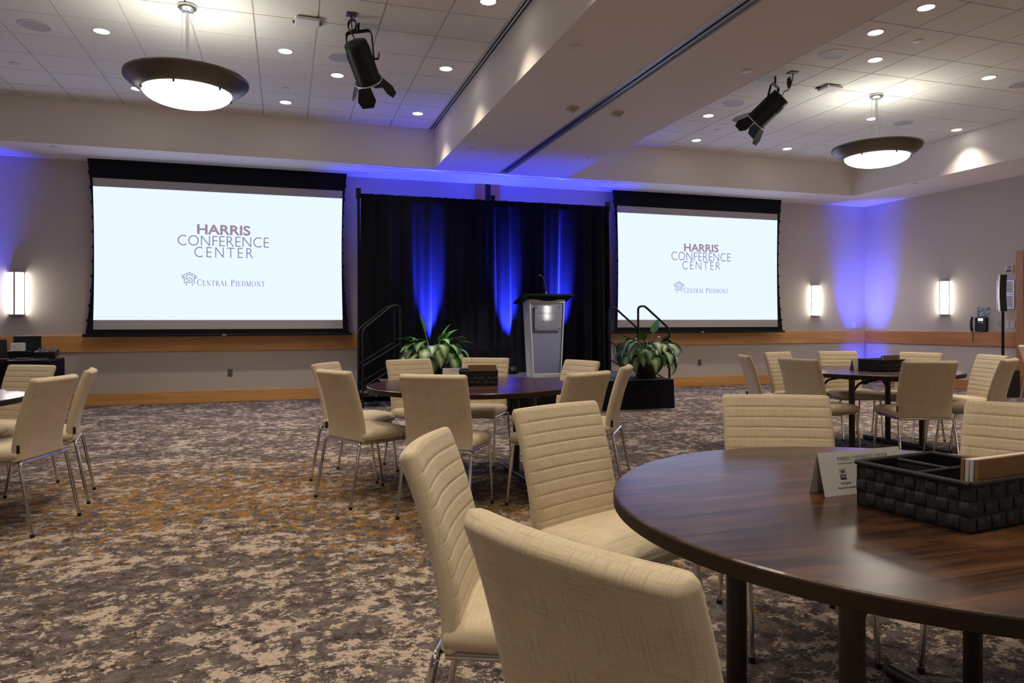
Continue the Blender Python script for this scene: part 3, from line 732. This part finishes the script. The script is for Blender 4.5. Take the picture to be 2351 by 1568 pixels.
def par_can(loc, direction, power, size, label, group, blend=.9, spill=0, sdir=(0, 0, 1), ssize=58):
    t = thing('led_uplight', label, 'uplight', loc, 0, group)
    d = Vector(direction).normalized(); q = Matrix.Translation((0, 0, .06)) @ d.to_track_quat('Z', 'Y').to_matrix().to_4x4()
    MB().lathe([(.001, -.05), (.055, -.05), (.066, -.02), (.066, .05), (.058, .05), (.056, .03)], 20, mat=q, caps=False).build('body', BLACKP, t)
    MB().lathe([(.001, .031), (.057, .031)], 18, mat=q, caps=False).build('lens', emit('blue_led_lens', (.1, .12, 1), 3.0), t)
    m = MB(); m.box(-.08, -.07, -.02, .02, 0, .075).box(.07, .08, -.02, .02, 0, .075).box(-.08, .08, -.03, .03, 0, .008); m.build('bracket', BLACKM, t)
    spot('uplight_lamp', Vector((0, 0, .06))+d*.06, d, power, size, blend, BLUE, t, .03)
    if spill: spot('uplight_spill_lamp', Vector((0, 0, .06))+d*.06, sdir, spill, ssize, 1.0, BLUE, t, .03)
for x, lb in ((2.19, 'small blue uplight on the stage behind the left plant'), (3.48, 'small blue uplight on the stage by the middle upright'), (4.42, 'small blue uplight on the stage right of the lectern')):
    par_can((x, 10.85, SZ), (0, .30, 1), P_DRAPE, 24, lb, 'uplights along the drapes', 1.0, P_SPILL)
for x in (2.35, 4.35): par_can((x, 11.72, 0), (0, .05, 1), P_BACK, 62, 'small blue uplight on the floor behind the black drapes', 'uplights behind the drapes')
par_can((11.02, 11.40, 0), (.22, .21, 1), P_CORNER, 44, 'small blue uplight on the floor in the back right corner', 'corner uplights', 1.0, 70, (1, 1, .7), 95)
par_can((-4.12, 11.45, 0), (-.10, .20, 1), P_CORNER*.7, 40, 'small blue uplight on the floor in the back left corner', 'corner uplights', 1.0, 70, (-1, 1, .7), 95)

# lectern
def lectern(loc, rz=0.0):
    t = thing('lectern', 'silver lectern with frosted front panel and black top standing on the stage', 'lectern', loc, rz)
    H = 1.16
    def bar(x0b, x0t, wb, wt, y0, y1):
        m = MB(); b = [(x0b, y0, 0), (x0b+wb, y0, 0), (x0b+wb, y1, 0), (x0b, y1, 0)]; tt = [(x0t, y0, H), (x0t+wt, y0, H), (x0t+wt, y1, H), (x0t, y1, H)]
        m.v += [Vector(p) for p in b+tt]
        for q in ((3, 2, 1, 0), (4, 5, 6, 7), (0, 1, 5, 4), (1, 2, 6, 5), (2, 3, 7, 6), (3, 0, 4, 7)): m.face(q)
        return m
    bar(-.225, -.285, .022, .022, 0, .30).build('side_panel', SILV, t, bevel=.006)
    bar(.203, .263, .022, .022, 0, .30).build('side_panel', SILV, t, bevel=.006)
    m = MB(); P = [[(-.203, .02, .06), (.203, .02, .06)], [(-.263, .02, H-.02), (.263, .02, H-.02)]]
    m.grid(P, smooth=False, flip=True); m.grid([[(a[0], .03, a[2]) for a in r] for r in P], smooth=False); m.build('front_panel', GLASSY, t)
    MB().box(-.21, .21, .0, .30, 0, .06).build('plinth', SILV, t, bevel=.004)
    MB().box(-.25, .25, .03, .28, .62, .64).build('shelf', ALU, t)
    MB().box(-.265, .265, .0, .03, H-.05, H).build('upper_rail', SILV, t)
    sg = MB().box(-.205, .205, -.022, -.014, .70, 1.07).build('sign_plate', ACRYL, t, bevel=.003)
    m = MB()
    for x in (-.185, .185):
        for z in (.725, 1.045): m.lathe([(.001, .0), (.009, .0), (.009, .045)], 10, mat=Matrix.Translation((x, -.026, z)) @ Matrix.Rotation(-PI/2, 4, 'X'))
    m.build('standoff', BLACKM, sg)
    m = MB(); serif_into(m, 'HARRIS CONFERENCE CENTER', -.15, .15, .945, .962, -.0235); serif_into(m, 'CENTRAL PIEDMONT', -.065, .075, .825, .84, -.0235, 0, .82); m.lathe([(.001, 0), (.012, 0)], 6, mat=Matrix.Translation((-.085, -.0235, .833)) @ Matrix.Rotation(PI/2, 4, 'X'), caps=False)
    m.build('sign_lettering', INKG, sg)
    m = MB(); P = []                                     # curved black reading top that tips toward the speaker
    for i in range(21):
        x = -.40+.80*i/20; f = -.06-.07*(1-(x/.40)**2)
        P.append([(x, f, H+.045), (x, .40, H+.115-.2)])
    top = [[(a[0], a[1], H+.08), (b[0], .40, H-.035)] for a, b in P]; bot = [[(a[0], a[1], H+.055), (b[0], .40, H-.06)] for a, b in P]
    m.grid(top, smooth=False, flip=False); m.grid(bot, smooth=False, flip=True)
    m.grid([[top[i][0], bot[i][0]] for i in range(21)], smooth=False, flip=True); m.grid([[top[i][1], bot[i][1]] for i in range(21)], smooth=False)
    for i in (0, 20): m.ring([top[i][0], top[i][1], bot[i][1], bot[i][0]], 0, i == 20)
    m.build('reading_top', BLACKM, t)
    m = MB(); P = []
    for i in range(17):
        x = -.255+.51*i/16; P.append([(x, -.02-.05*(1-(x/.255)**2), H+.058), (x, -.01, H+.05-.075*(1-(x/.255)**2)**.6 if abs(x) < .2549 else H+.05)])
    m.grid(P, smooth=True, flip=True); m.grid([[(a[0], .02, a[2]), (b[0], .02, b[2])] for a, b in P], smooth=True)
    m.build('top_apron', BLACKM, t)
    k = thing('gooseneck_microphone', 'thin black gooseneck microphone on the lectern top', 'microphone', (loc[0]+.02, loc[1]+.10, loc[2]+H+.045))
    MB().lathe([(.024, 0), (.024, .02), (.01, .03), (.008, .07)], 14).build('base', ALU, k)
    MB().tube([(0, 0, .05), (-.005, 0, .14), (-.03, -.01, .24), (-.065, -.02, .30), (-.10, -.03, .315)], .006, 8).build('gooseneck', INKG, k)
    MB().tube([(-.095, -.03, .313), (-.14, -.04, .312)], .012, 10).build('capsule', BLACKP, k)
lectern((3.712, 9.90, SZ), 0)

# potted plants
def plant(loc, seed, label, tall):
    rnd = random.Random(seed)
    t = thing('potted_plant', label, 'plant', loc, 0, 'potted plants on the stage')
    MB().lathe([(.001, 0), (.135, 0), (.145, .02), (.182, .30), (.20, .305), (.202, .345), (.185, .35), (.175, .31), (.001, .30)], 32).build('pot', POT, t)
    MB().lathe([(.001, .315), (.178, .31)], 24, caps=False).build('soil', SOIL, t)
    lv, st = MB(), MB()
    def leaf(base, az, up, ln, wd, droop, mi):
        d = Vector((math.cos(az), math.sin(az), 0)); p = Vector(base); th = up; P = []; n = 10
        side = Vector((-math.sin(az), math.cos(az), 0)); cup = .18
        for i in range(n+1):
            u = i/n; prof = math.sin(PI*min(1, u**.75*.98+.02))**.8*(1-.35*u) if i < n else 0.0
            hw = wd*max(prof, .0)
            nrm = d*(-math.sin(th))+Vector((0, 0, math.cos(th)))
            row = []
            for j in (-2, -1, 0, 1, 2):
                row.append(p+side*(hw*j/2)+nrm*(abs(j)*.5*hw*cup))
            P.append(row)
            p = p+(d*math.cos(th)+Vector((0, 0, math.sin(th))))*(ln/n); th -= droop/n
        lv.grid(P, mi=mi, uv=lambda i, j: ((j-2)/2, i/n))
    def stemto(p0, az, up, ln, bendy):
        d = Vector((math.cos(az), math.sin(az), 0)); p = Vector(p0); th = up; pts = [p.copy()]
        for i in range(6):
            p = p+(d*math.cos(th)+Vector((0, 0, math.sin(th))))*(ln/6); th -= bendy/6; pts.append(p.copy())
        st.tube(pts, .007, 6, rs=[.009-.0008*k for k in range(7)]); return p, th
    for k in range(56):                                   # drooping variegated leaves
        az = k*2.39996+rnd.uniform(-.2, .2); ring = k/56
        up = 1.2-.95*ring+rnd.uniform(-.15, .15); ln = .15+.14*rnd.random()+.05*ring
        p, th = stemto((.05*math.cos(az), .05*math.sin(az), .31), az, up, ln+.06, .55)
        leaf(p, az+rnd.uniform(-.3, .3), th-.35-.25*rnd.random(), .25+.06*rnd.random(), .080+.022*rnd.random(), 1.2+.9*rnd.random(), 0)
    for az, up, ln, dr in tall:                           # upright plain leaves
        p, th = stemto((.03*math.cos(az), .03*math.sin(az), .31), az, up, ln, .15)
        leaf(p, az, th, .27, .075, dr, 1)
    lv.build('foliage', [LEAF, GREEN], t); st.build('stem', STEM, t)
plant((1.94, 9.62, SZ), 11, 'leafy potted plant on the stage behind the middle table, with upright glossy leaves', [(3.3, 1.40, .38, -.1), (3.1, .80, .34, 1.1), (3.6, .6, .32, 1.5), (.3, 1.1, .32, .9), (-.3, .7, .34, 1.2), (.0, 1.35, .28, .4), (5.2, 1.2, .26, 1.1), (2.8, 1.0, .28, 1.4), (3.9, .9, .30, 1.3), (5.9, .95, .30, 1.3)])
plant((5.03, 9.32, SZ), 29, 'leafy potted plant at the front right corner of the stage', [(.6, 1.1, .40, .1), (3.0, .9, .30, .9), (.1, .75, .30, .8), (4.0, 1.1, .28, 1.1)])

# ================================================================== CHAIRS
def make_chair(label, loc, rz):
    """local +y is where the sitter faces"""
    t = thing('dining_chair', label, 'chair', loc, rz)
    def sweep(center, wfun, tfun, quilt, top_cap, nx=16, flipn=False, wrap=0.0, vscale=1.0):
        """centre line points (y,z,arc); closed padded section; quilting on the upper/front side"""
        m = MB(); rows = []; uvs = []
        n = len(center)
        for i, (y, z, s) in enumerate(center):
            a = center[max(i-1, 0)]; b = center[min(i+1, n-1)]
            ty, tz = b[0]-a[0], b[1]-a[1]; L = math.hypot(ty, tz); ny, nz = (tz/L, -ty/L) if flipn else (-tz/L, ty/L)      # normal
            w_ = wfun(s); T = tfun(s); r = .028; row = []; ur = []
            xs = [-w_+2*w_*(.5-.5*math.cos(PI*k/nx)) for k in range(nx+1)]
            def off(x):
                e = abs(x)-(w_-r); return 1.0 if e <= 0 else max(0.0, 1-(e/r)**2)**.5
            wr = lambda x: wrap*(x/w_)**2*min(1, .25+1.2*s)
            for x in xs:                                    # padded side
                o_ = off(x); q = quilt(s)*(1 if abs(x) < w_-.024 else .35)
                h = T*o_+q*o_
                row.append((x, y+ny*h+wr(x), z+nz*h)); ur.append((x, s))
            for x in xs[-2:0:-1]:                           # plain side
                h = -T*off(x); row.append((x, y+ny*h+wr(x), z+nz*h)); ur.append((x+1.0, s))
            rows.append(row); uvs.append(ur)
        K = len(rows[0])
        m.grid(rows, cv=True, uv=lambda i, j: (uvs[i][j % K][0], uvs[i][j % K][1]), flip=not flipn)
        m.ring(rows[0], 0, not flipn); m.ring(rows[-1], 0, flipn); return m
    # backrest: upright near the seat, then leaning back
    pr = [(-.166, .424), (-.168, .50), (-.181, .58), (-.202, .66), (-.228, .745), (-.256, .822), (-.288, .896)]
    def resample(pr, n):
        seg = [0]
        for a, b in zip(pr, pr[1:]): seg.append(seg[-1]+math.hypot(b[0]-a[0], b[1]-a[1]))
        out = []
        for i in range(n+1):
            s = seg[-1]*i/n
            for k in range(len(pr)-1):
                if s <= seg[k+1]+1e-9: break
            u = (s-seg[k])/(seg[k+1]-seg[k])
            p0 = pr[max(k-1, 0)]; p1 = pr[k]; p2 = pr[k+1]; p3 = pr[min(k+2, len(pr)-1)]
            f = lambda a, b, c, d: .5*((2*b)+(-a+c)*u+(2*a-5*b+4*c-d)*u*u+(-a+3*b-3*c+d)*u**3)
            out.append((f(p0[0], p1[0], p2[0], p3[0]), f(p0[1], p1[1], p2[1], p3[1]), s))
        return out, seg[-1]
    cl, LB = resample(pr, 180)
    fine, _ = resample(pr, 920); cl = [c for c in cl if .012 < c[2] < LB-.024]
    pick = lambda a: min(fine, key=lambda c: abs(c[2]-a))
    cl = [pick(a) for a in (0, .001, .003, .006, .010)]+cl+[pick(LB-a) for a in (.022, .018, .0145, .011, .008, .0055, .0035, .0018, .0008, .0)]
    pit = .0425
    def qb(s):
        d_ = LB-.02-s; 
        if d_ < 0 or s < .02: return 0
        ph = (d_ % pit)/pit; return .0046*(1-abs(2*ph-1)**9)-.0026
    tb = lambda s: .0245*min(1, math.sqrt(max(.0004, 1-(max(0, s-(LB-.022))/.022)**2)))*math.sqrt(max(.04, 1-(max(0, .012-s)/.0125)**2))
    wb = lambda s: .222-.006*max(0, (s-(LB-.02))/.02)
    sweep(cl, wb, tb, qb, True, wrap=.03, flipn=True).build('backrest', LINEN, t)
    # seat: cushion with a rolled front edge
    ps = [(-.172, .458), (-.13, .457), (-.05, .457), (.08, .460), (.17, .458), (.215, .450), (.246, .432)]
    cs, LS = resample(ps, 130)
    cs = [(y, z, s) for y, z, s in cs]
    qs = lambda s: (.0035*(1-abs(2*((s % .045)/.045)-1)**8)-.002)+.008*math.sin(PI*min(1, max(0, s/LS)))
    ts = lambda s: (.033+.004*math.sin(PI*s/LS))*math.sqrt(max(.02, 1-(max(0, s-(LS-.05))/.0505)**2))*(1 if s > .012 else .75)
    ws = lambda s: .226-.012*max(0, (s-(LS-.05))/.05)**2
    sweep(cs, ws, ts, qs, True).build('seat', LINEN, t)
    m = MB(); z = .418; r = .0105
    m.tube([(-.19, -.19, z), (.19, -.19, z)], r, 10); m.tube([(-.195, .20, z), (.195, .20, z)], r, 10)
    m.tube([(-.207, -.17, z), (-.205, .19, z)], r, 10); m.tube([(.207, -.17, z), (.205, .19, z)], r, 10)
    m.build('seat_frame', CHROME, t)
    MB().box(-.20, .20, -.185, .20, .4195, .4265).build('seat_pan', BLACKP, t)
    for sx in (-1, 1):
        for pts in ([(sx*.17, -.19, z), (sx*.222, -.192, z), (sx*.233, -.268, .008)], [(sx*.175, .20, z), (sx*.212, .205, z), (sx*.214, .268, .008)]):
            lg = MB().tube(bend(pts, .035, 6), r, 10).build('leg', CHROME, t)
            p = Vector(pts[-1]); m = MB(); m.lathe([(.012, -.008), (.0125, .012)], 10, (p.x, p.y, p.z)); m.build('foot_cap', BLACKP, lg)
    m = MB(); m.box(-.2275, -.2245, -.195, -.178, .475, .522); m.build('fabric_tag', BLACKP, t)
    return t
CH = [
 # x, y, facing angle, label, group
 (.601, 1.776, 336.0, 'cream chair seen side-on at left of near table, just beyond the chair nearest us', 'N'),
 (.616, 1.049, 23.8, 'nearest cream chair with plain back toward us, cut off by the bottom edge', 'N'),
 (1.085, 2.275, 294.3, 'cream chair with ribbed front showing, left of the near table by its left tip', 'N'),
 (1.881, 2.306, 246.0, 'cream chair pushed in behind the near table, beyond the tent card', 'N'),
 (2.414, 1.823, 204.9, 'cream chair behind the near table cut off by the right edge, beyond the basket', 'N'),
 (.545, 5.045, 25.7, 'cream plain-backed chair at left of middle table, hiding part of another chair', 'M'),
 (1.002, 4.499, 56.5, 'cream chair with plain back toward us directly in front of the middle table', 'M'),
 (.538, 5.764, 330.2, 'cream chair at far left of middle table, half hidden by the chair before it', 'M'),
 (1.122, 5.987, 289.3, 'cream chair facing us behind the middle table, before the left potted plant', 'M'),
 (1.613, 6.042, 238.5, 'cream chair facing us behind the middle table, behind its basket', 'M'),
 (2.143, 5.474, 196.5, 'cream chair with ribbed front at right of middle table, below the lectern', 'M'),
 (1.719, 4.387, 118.6, 'cream plain-backed chair at right front of middle table, behind the near ribbed chair', 'M'),
 (2.171, 4.868, 146.3, 'cream chair seen edge-on at far right of middle table, before the black stage skirt', 'M'),
 (4.530, 5.853, 336.2, 'cream chair seen edge-on at far left of the right table', 'R'),
 (5.112, 6.181, 285.5, 'cream ribbed chair at back left of the right table, half hidden by a plain back', 'R'),
 (4.525, 5.199, 7.4, 'cream chair with plain back toward us at left of the right table', 'R'),
 (5.715, 6.114, 255.7, 'cream chair facing us behind the right table, left of its basket', 'R'),
 (6.075, 5.727, 192.8, 'cream chair facing us behind the right table, right of its basket', 'R'),
 (5.069, 4.706, 69.6, 'cream chair with plain back and chrome rear frame in front of the right table', 'R'),
 (6.207, 5.174, 160.9, 'cream ribbed chair at right of the right table, before the speaker pole', 'R'),
 (5.825, 4.763, 114.0, 'cream plain-backed chair at far right of right table, overlapping a ribbed chair', 'R'),
 (9.93, 7.02, 335.0, 'cream chair standing alone at the right edge beyond the right table, by the timber door', 'R'),
 (-1.559, 4.964, 164.3, 'cream chair with plain back toward us at the left table, nearest to us', 'L'),
 (-1.561, 5.630, 188.6, 'cream chair seen from its edge at right of the left table', 'L'),
 (-1.997, 6.151, 238.5, 'cream ribbed chair facing us behind the left table, before the equipment cart', 'L'),
]
GN = dict(N='cream chairs around the near table', M='cream chairs around the middle table', R='cream chairs around the right table', L='cream chairs around the left table')
first = None
for x, y, a, lb, g in CH:
    rz = math.radians(a-90)
    if first is None: first = make_chair(lb, (x, y, 0), rz); first['group'] = GN[g]
    else: dup(first, lb, (x, y, 0), rz, GN[g])

# ================================================================== TABLES
def make_table(label, loc):
    t = thing('round_table', label, 'table', loc, 0, 'round banquet tables'); R, Z, Tk = .775, .757, .036
    MB().lathe([(.001, Z), (R-.006, Z), (R-.002, Z-.003)], 96, caps=False, smooth=False).build('tabletop', WALNUT, t)
    MB().lathe([(R-.002, Z-.003), (R, Z-.006), (R, Z-Tk+.003), (R-.003, Z-Tk), (.001, Z-Tk)], 96, caps=False, smooth=False).build('edge_band', EDGE, t)
    for sx in (-1, 1):
        for sy in (-1, 1):
            MB().tube([(sx*.41, sy*.20, .045), (sx*.41, sy*.20, Z-Tk-.002)], .026, 14).build('leg', BROWNM, t)
        f = MB().tube([(sx*.41, -.50, .028), (sx*.41, .50, .028)], .024, 12).build('foot_bar', BROWNM, t)
        m = MB()
        for sy in (-1, 1): m.lathe([(.015, 0), (.02, .006), (.014, .02)], 10, (sx*.41, sy*.47, 0))
        m.build('glide', BLACKP, f)
        MB().box(sx*.41-.02, sx*.41+.02, -.26, .26, Z-Tk-.03, Z-Tk).build('top_rail', BROWNM, t)
        m = MB()
        for sy in (-1, 1): m.tube(bend([(sx*.41, sy*.20, .56), (sx*.33, sy*.20, .66), (sx*.12, sy*.20, .68), (sx*.05, sy*.20, .715)], .05), .010, 8)
        m.tube([(sx*.12, -.20, .68), (sx*.12, .20, .68)], .010, 8)
        m.build('folding_brace', BLACKM, t)
    m = MB()
    for x in (-.3, .3): m.box(x-.012, x+.012, -.62, .62, Z-Tk-.022, Z-Tk-.001)
    m.build('stiffener', BROWNM, t)
    return t
tb = make_table('large round dark walnut table nearest to us at lower right', (1.538, 1.402, 0))
dup(tb, 'round dark walnut table in the middle, in front of the stage', (1.336, 5.162, 0))
dup(tb, 'round dark walnut table at right, before the blue lit corner', (5.323, 5.43, 0))
dup(tb, 'round dark walnut table cut off by the left edge', (-2.347, 5.213, 0))

ZT = .757
def make_basket(label, loc, rz):
    t = thing('woven_basket', label, 'basket', loc, rz, 'woven table baskets'); W, Hh = .14, .105
    # woven straps: a checker of bulging over-and-under pads on each side wall
    m = MB(); nc, nr = 11, 3
    for s_ in range(4):
        q = Matrix.Rotation(s_*PI/2, 4, 'Z')
        for c in range(nc):
            for r in range(nr):
                x0 = -W+2*W*c/nc; x1 = -W+2*W*(c+1)/nc; z0 = .003+(Hh-.010)*r/nr; z1 = .003+(Hh-.010)*(r+1)/nr; over = (c+r) % 2
                P = []
                for i in range(7):
                    u = i/6; row = []
                    for j in range(7):
                        v = j/6
                        b = math.sin(PI*(u if over else v))**.5; b *= .006 if over else .0025
                        edge = min(1, min(v, 1-v)*9 if over else min(u, 1-u)*9)
                        row.append(q @ Vector((x0+(x1-x0)*v, -W-b*(.35+.65*edge)+.004, z0+(z1-z0)*u)))
                    P.append(row)
                m.grid(P, smooth=True, flip=True)
    m.build('woven_wall', WEAVE, t)
    m = MB()
    m.box(-W+.004, W-.004, -W+.004, -W+.008, .002, Hh-.004).box(-W+.004, W-.004, W-.008, W-.004, .002, Hh-.004).box(-W+.004, -W+.008, -W+.008, W-.008, .002, Hh-.004).box(W-.008, W-.004, -W+.008, W-.008, .002, Hh-.004)
    m.box(-W+.002, W-.002, -W+.002, W-.002, 0, .004); m.build('lining', BLACKF, t)
    m = MB(); e = W-.001
    m.tube([(-e, -e, Hh), (e, -e, Hh)], .006, 8).tube([(e, -e, Hh), (e, e, Hh)], .006, 8).tube([(e, e, Hh), (-e, e, Hh)], .006, 8).tube([(-e, e, Hh), (-e, -e, Hh)], .006, 8)
    m.build('rim', WEAVE, t)
    m = MB(); m.box(-.003, .003, .003, W-.008, .004, Hh-.006); m.box(-W+.008, W-.008, -.003, .003, .004, Hh-.006)
    m.tube([(0, 0, Hh-.004), (0, W-.01, Hh-.004)], .005, 8).tube([(-W+.01, 0, Hh-.004), (W-.01, 0, Hh-.004)], .005, 8); m.build('divider', WEAVE, t)
    return t
bk = make_basket('charcoal woven basket with dividers on the near table', (1.487, 1.283, ZT), math.radians(7))
dup(bk, 'charcoal woven basket on the middle table', (1.375, 5.135, ZT), math.radians(-14))
dup(bk, 'charcoal woven basket on the right table', (5.365, 5.345, ZT), math.radians(7))
def notes(cx, cy, rz, where, x0):
    """kraft-backed pads standing upright in the front compartment"""
    q = Matrix.Translation((cx, cy, ZT)) @ Matrix.Rotation(rz, 4, 'Z')
    specs = [(.0, 'k', 'front kraft-covered notepad standing in the basket on the %s'), (.011, 'w', 'first white notepad behind the kraft cover in the basket on the %s'), (.021, 'w', 'second white notepad in the basket on the %s'), (.031, 'k', 'rear brown-backed notepad in the basket on the %s')]
    for dy, kd, lb in specs:
        o = MB().box(0, .205, 0, .0075, 0, .145-dy*.1, 0).build('notepad', KRAFT if kd == 'k' else PAPER, bevel=.001)
        tag(o, lb % where, 'notepad', 'notepads in the baskets')
        p = q @ Vector((x0, -.122+dy*1.0, .006)); o.location = p; o.rotation_euler = (math.radians(2), 0, rz)
notes(1.487, 1.283, math.radians(7), 'near table', -.092); notes(1.375, 5.135, math.radians(-14), 'middle table', -.076); notes(5.365, 5.345, math.radians(7), 'right table', -.118)

def make_tent(label, loc, rz, detail=True):
    t = thing('tent_card', label, 'sign', loc, rz, 'folded tent cards'); L, Hh, D = .285, .108, .027
    m = MB()
    for sgn in (-1, 1):
        P = [[(0, sgn*D, 0), (L, sgn*D, 0)], [(0, 0, Hh), (L, 0, Hh)]]; m.grid(P, smooth=False, flip=sgn < 0)
        m.grid([[(0, sgn*(D-.0012), 0), (L, sgn*(D-.0012), 0)], [(0, 0, Hh-.003), (L, 0, Hh-.003)]], smooth=False, flip=sgn > 0)
    m.build('card', PAPER, t)
    m = MB(); ang = math.atan2(D, Hh)
    serif_into(m, 'HARRIS CONFERENCE CENTER', .062, .238, .088, .097, 0); m.box(.062, .238, -.0002, 0, .0795, .0803)
    m2 = MB(); text_into(m2, 'HCC network', .060, .095, .027, .0325, 0, 0, .02); text_into(m2, 'Password is hccguest.', .048, .110, .015, .021, 0, 0, .02)
    ic = MB()
    ic.box(.063, .082, -.0002, 0, .0395, .0515, 0); stroke_into(ic, [(.063, .0395), (.063, .066), (.082, .066), (.082, .0395)], .0008, -.0003)
    for r in (.003, .006, .009):
        stroke_into(ic, [(.0725+r*math.cos(a), .0535+r*math.sin(a)) for a in [PI*(.22+.56*k/8) for k in range(9)]], .0014, -.0003)
    text_into(ic, 'Wi-Fi', .0645, .0805, .0425, .0495, -.0006, 1, .02)
    for mb, nm, mt in ((m, 'heading_lettering', INKG), (m2, 'password_lettering', INKB), (ic, 'wireless_icon', [INKB, PAPER])):
        q = Matrix.Translation((0, -D-.0004, 0)) @ Matrix.Rotation(-ang, 4, 'X')
        mb.v = [q @ v for v in mb.v]; mb.build(nm, mt, t)
    return t
tc_ = make_tent('white folded tent card with wireless password beside the basket on the near table', (1.313, 1.517, ZT), math.radians(3.5))
dup(tc_, 'white folded tent card behind the basket on the middle table', (1.165, 5.42, ZT), math.radians(-10))
dup(tc_, 'white folded tent card beside the basket on the right table', (5.215, 5.55, ZT), math.radians(6))

# ================================================================== EQUIPMENT AT LEFT AND RIGHT
t = thing('equipment_cart', 'black skirted equipment cart against the wall behind the left table', 'cart', (-3.45, 10.85, 0))
MB().box(-.95, .56, -.35, .38, .735, .765).build('top', BLACKM, t, bevel=.004)
m = MB(); P = []
for z in (.03, .74): P.append([(-.95+1.51*i/60, -.355+.012*math.sin(i*1.3), z) for i in range(61)]+[(.565+.012*math.sin(i*1.3), -.35+.72*i/24, z) for i in range(1, 25)])
m.grid(P); m.build('skirt', BLACKF, t)
t = thing('laptop', 'dark open laptop seen from behind at the left edge of the cart', 'laptop', (-3.53, 10.58, .765), .12)
MB().box(-.19, .17, 0, .19, 0, .016).build('keyboard_base', BLACKP, t)
MB().box(-.19, .17, -.008, 0, .012, .27, mat=Matrix.Rotation(math.radians(12), 4, 'X')).build('lid', Mat('slate_plastic', (.035, .037, .05, 1), .4).m, t, bevel=.004)
t = thing('monitor', 'small black monitor standing on the back of the equipment cart', 'monitor', (-3.30, 11.11, .765), 0)
MB().box(-.16, .16, 0, .03, .05, .30).build('panel', BLACKP, t, bevel=.004); MB().box(-.06, .06, -.04, .10, 0, .01).box(-.02, .02, .0, .03, .01, .06).build('foot', BLACKP, t)
t = thing('equipment_case', 'low black equipment case on the cart under the white card', 'case', (-3.30, 10.92, .765))
MB().box(-.15, .13, -.08, .10, 0, .095).build('body', BLACKM, t, bevel=.004); MB().box(-.15, .13, -.08, .10, .095, .105).build('lid', BLACKP, t)
t = thing('tent_card', 'small white tent card standing on the black equipment case', 'sign', (-3.43, 10.92, .87), math.radians(4))
m = MB()
for sgn in (-1, 1): m.grid([[(0, sgn*.03, 0), (.165, sgn*.03, 0)], [(0, 0, .11), (.165, 0, .11)]], smooth=False, flip=sgn < 0)
m.build('card', PAPER, t)
m = MB()
for k, (a, b) in enumerate(((.05, .11), (.03, .06), (.03, .07), (.08, .12))): m.box(a, b, -.0312+.0065*k+.001, -.031+.0065*k+.001, .02+.022*k, .0225+.022*k)
m.build('printed_line', INKG, t)
for k, (dx, dy, ang, lb) in enumerate(((.30, .20, .25, 'black audio mixer with rows of knobs at the right end of the cart'),)):
    t = thing('audio_mixer', lb, 'mixer', (-3.02, 10.93, .787), .1)
    MB().box(-.12, .12, -.14, .14, 0, .09, mat=Matrix.Rotation(math.radians(8), 4, 'X')).build('body', BLACKP, t, bevel=.006)
    for i in range(6):
        for j in range(5): MB().lathe([(.008, .09), (.007, .105), (.001, .106)], 8, (-.09+i*.036, -.11+j*.05, 0), mat=Matrix.Rotation(math.radians(8), 4, 'X')).build('knob', INKG if (i+j) % 3 else GREYP, t)
CB = [((.05, .05, .06, 1), 'black cable lying in a loop across the cart', [(.12, -.24), (.2, -.20), (.3, -.25), (.4, -.2), (.5, -.14)]),
      ((.5, .5, .5, 1), 'pale cable trailing off the front of the cart toward the laptop', [(-.42, -.34), (-.30, -.30), (-.22, -.22), (-.12, -.24)]),
      ((.55, .25, .02, 1), 'orange tipped cable on the front of the cart', [(.0, -.32), (.06, -.30), (.12, -.31)]),
      ((.25, .05, .06, 1), 'red cable among the plugs on the cart', [(.2, -.32), (.28, -.30), (.36, -.31)])]
for i, (c, lb, pts) in enumerate(CB):
    m = MB(); m.tube(bend([(-3.45+x, 10.85+y, .775+.004*i) for x, y in pts], .05), .007, 7); tag(m.build('cable', Mat('cable_sheath', c, .5).m), lb, 'cable', 'cables on the cart')

t = thing('column_speaker', 'slim black column loudspeaker on a pole in front of the framed notices', 'speaker', (11.25, 8.70, 0), math.radians(-35))
m = MB(); P = []
for k in range(13):
    z = 1.40+.60*k/12; b = -.013*math.sin(PI*k/12); P.append([(b-.045, -.045, z), (b+.05, -.045, z), (b+.05, .045, z), (b-.045, .045, z)])
m.grid(P, cv=True, smooth=False, flip=True); m.ring(P[0], 0, True); m.ring(P[-1]); m.build('cabinet', BLACKP, t)
m = MB(); m.grid([[(p[0][0]-.002, p[0][1]-.003, p[0][2]), (p[0][0]-.002, p[3][1]+.003, p[3][2])] for p in P], smooth=True); m.build('grille', BEIGEP, t)
MB().tube([(0, 0, .44), (0, 0, 1.42)], .022, 12).build('pole', BLACKM, t)
MB().box(-.17, .19, -.16, .20, 0, .44).build('subwoofer', BLACKP, t, bevel=.008)
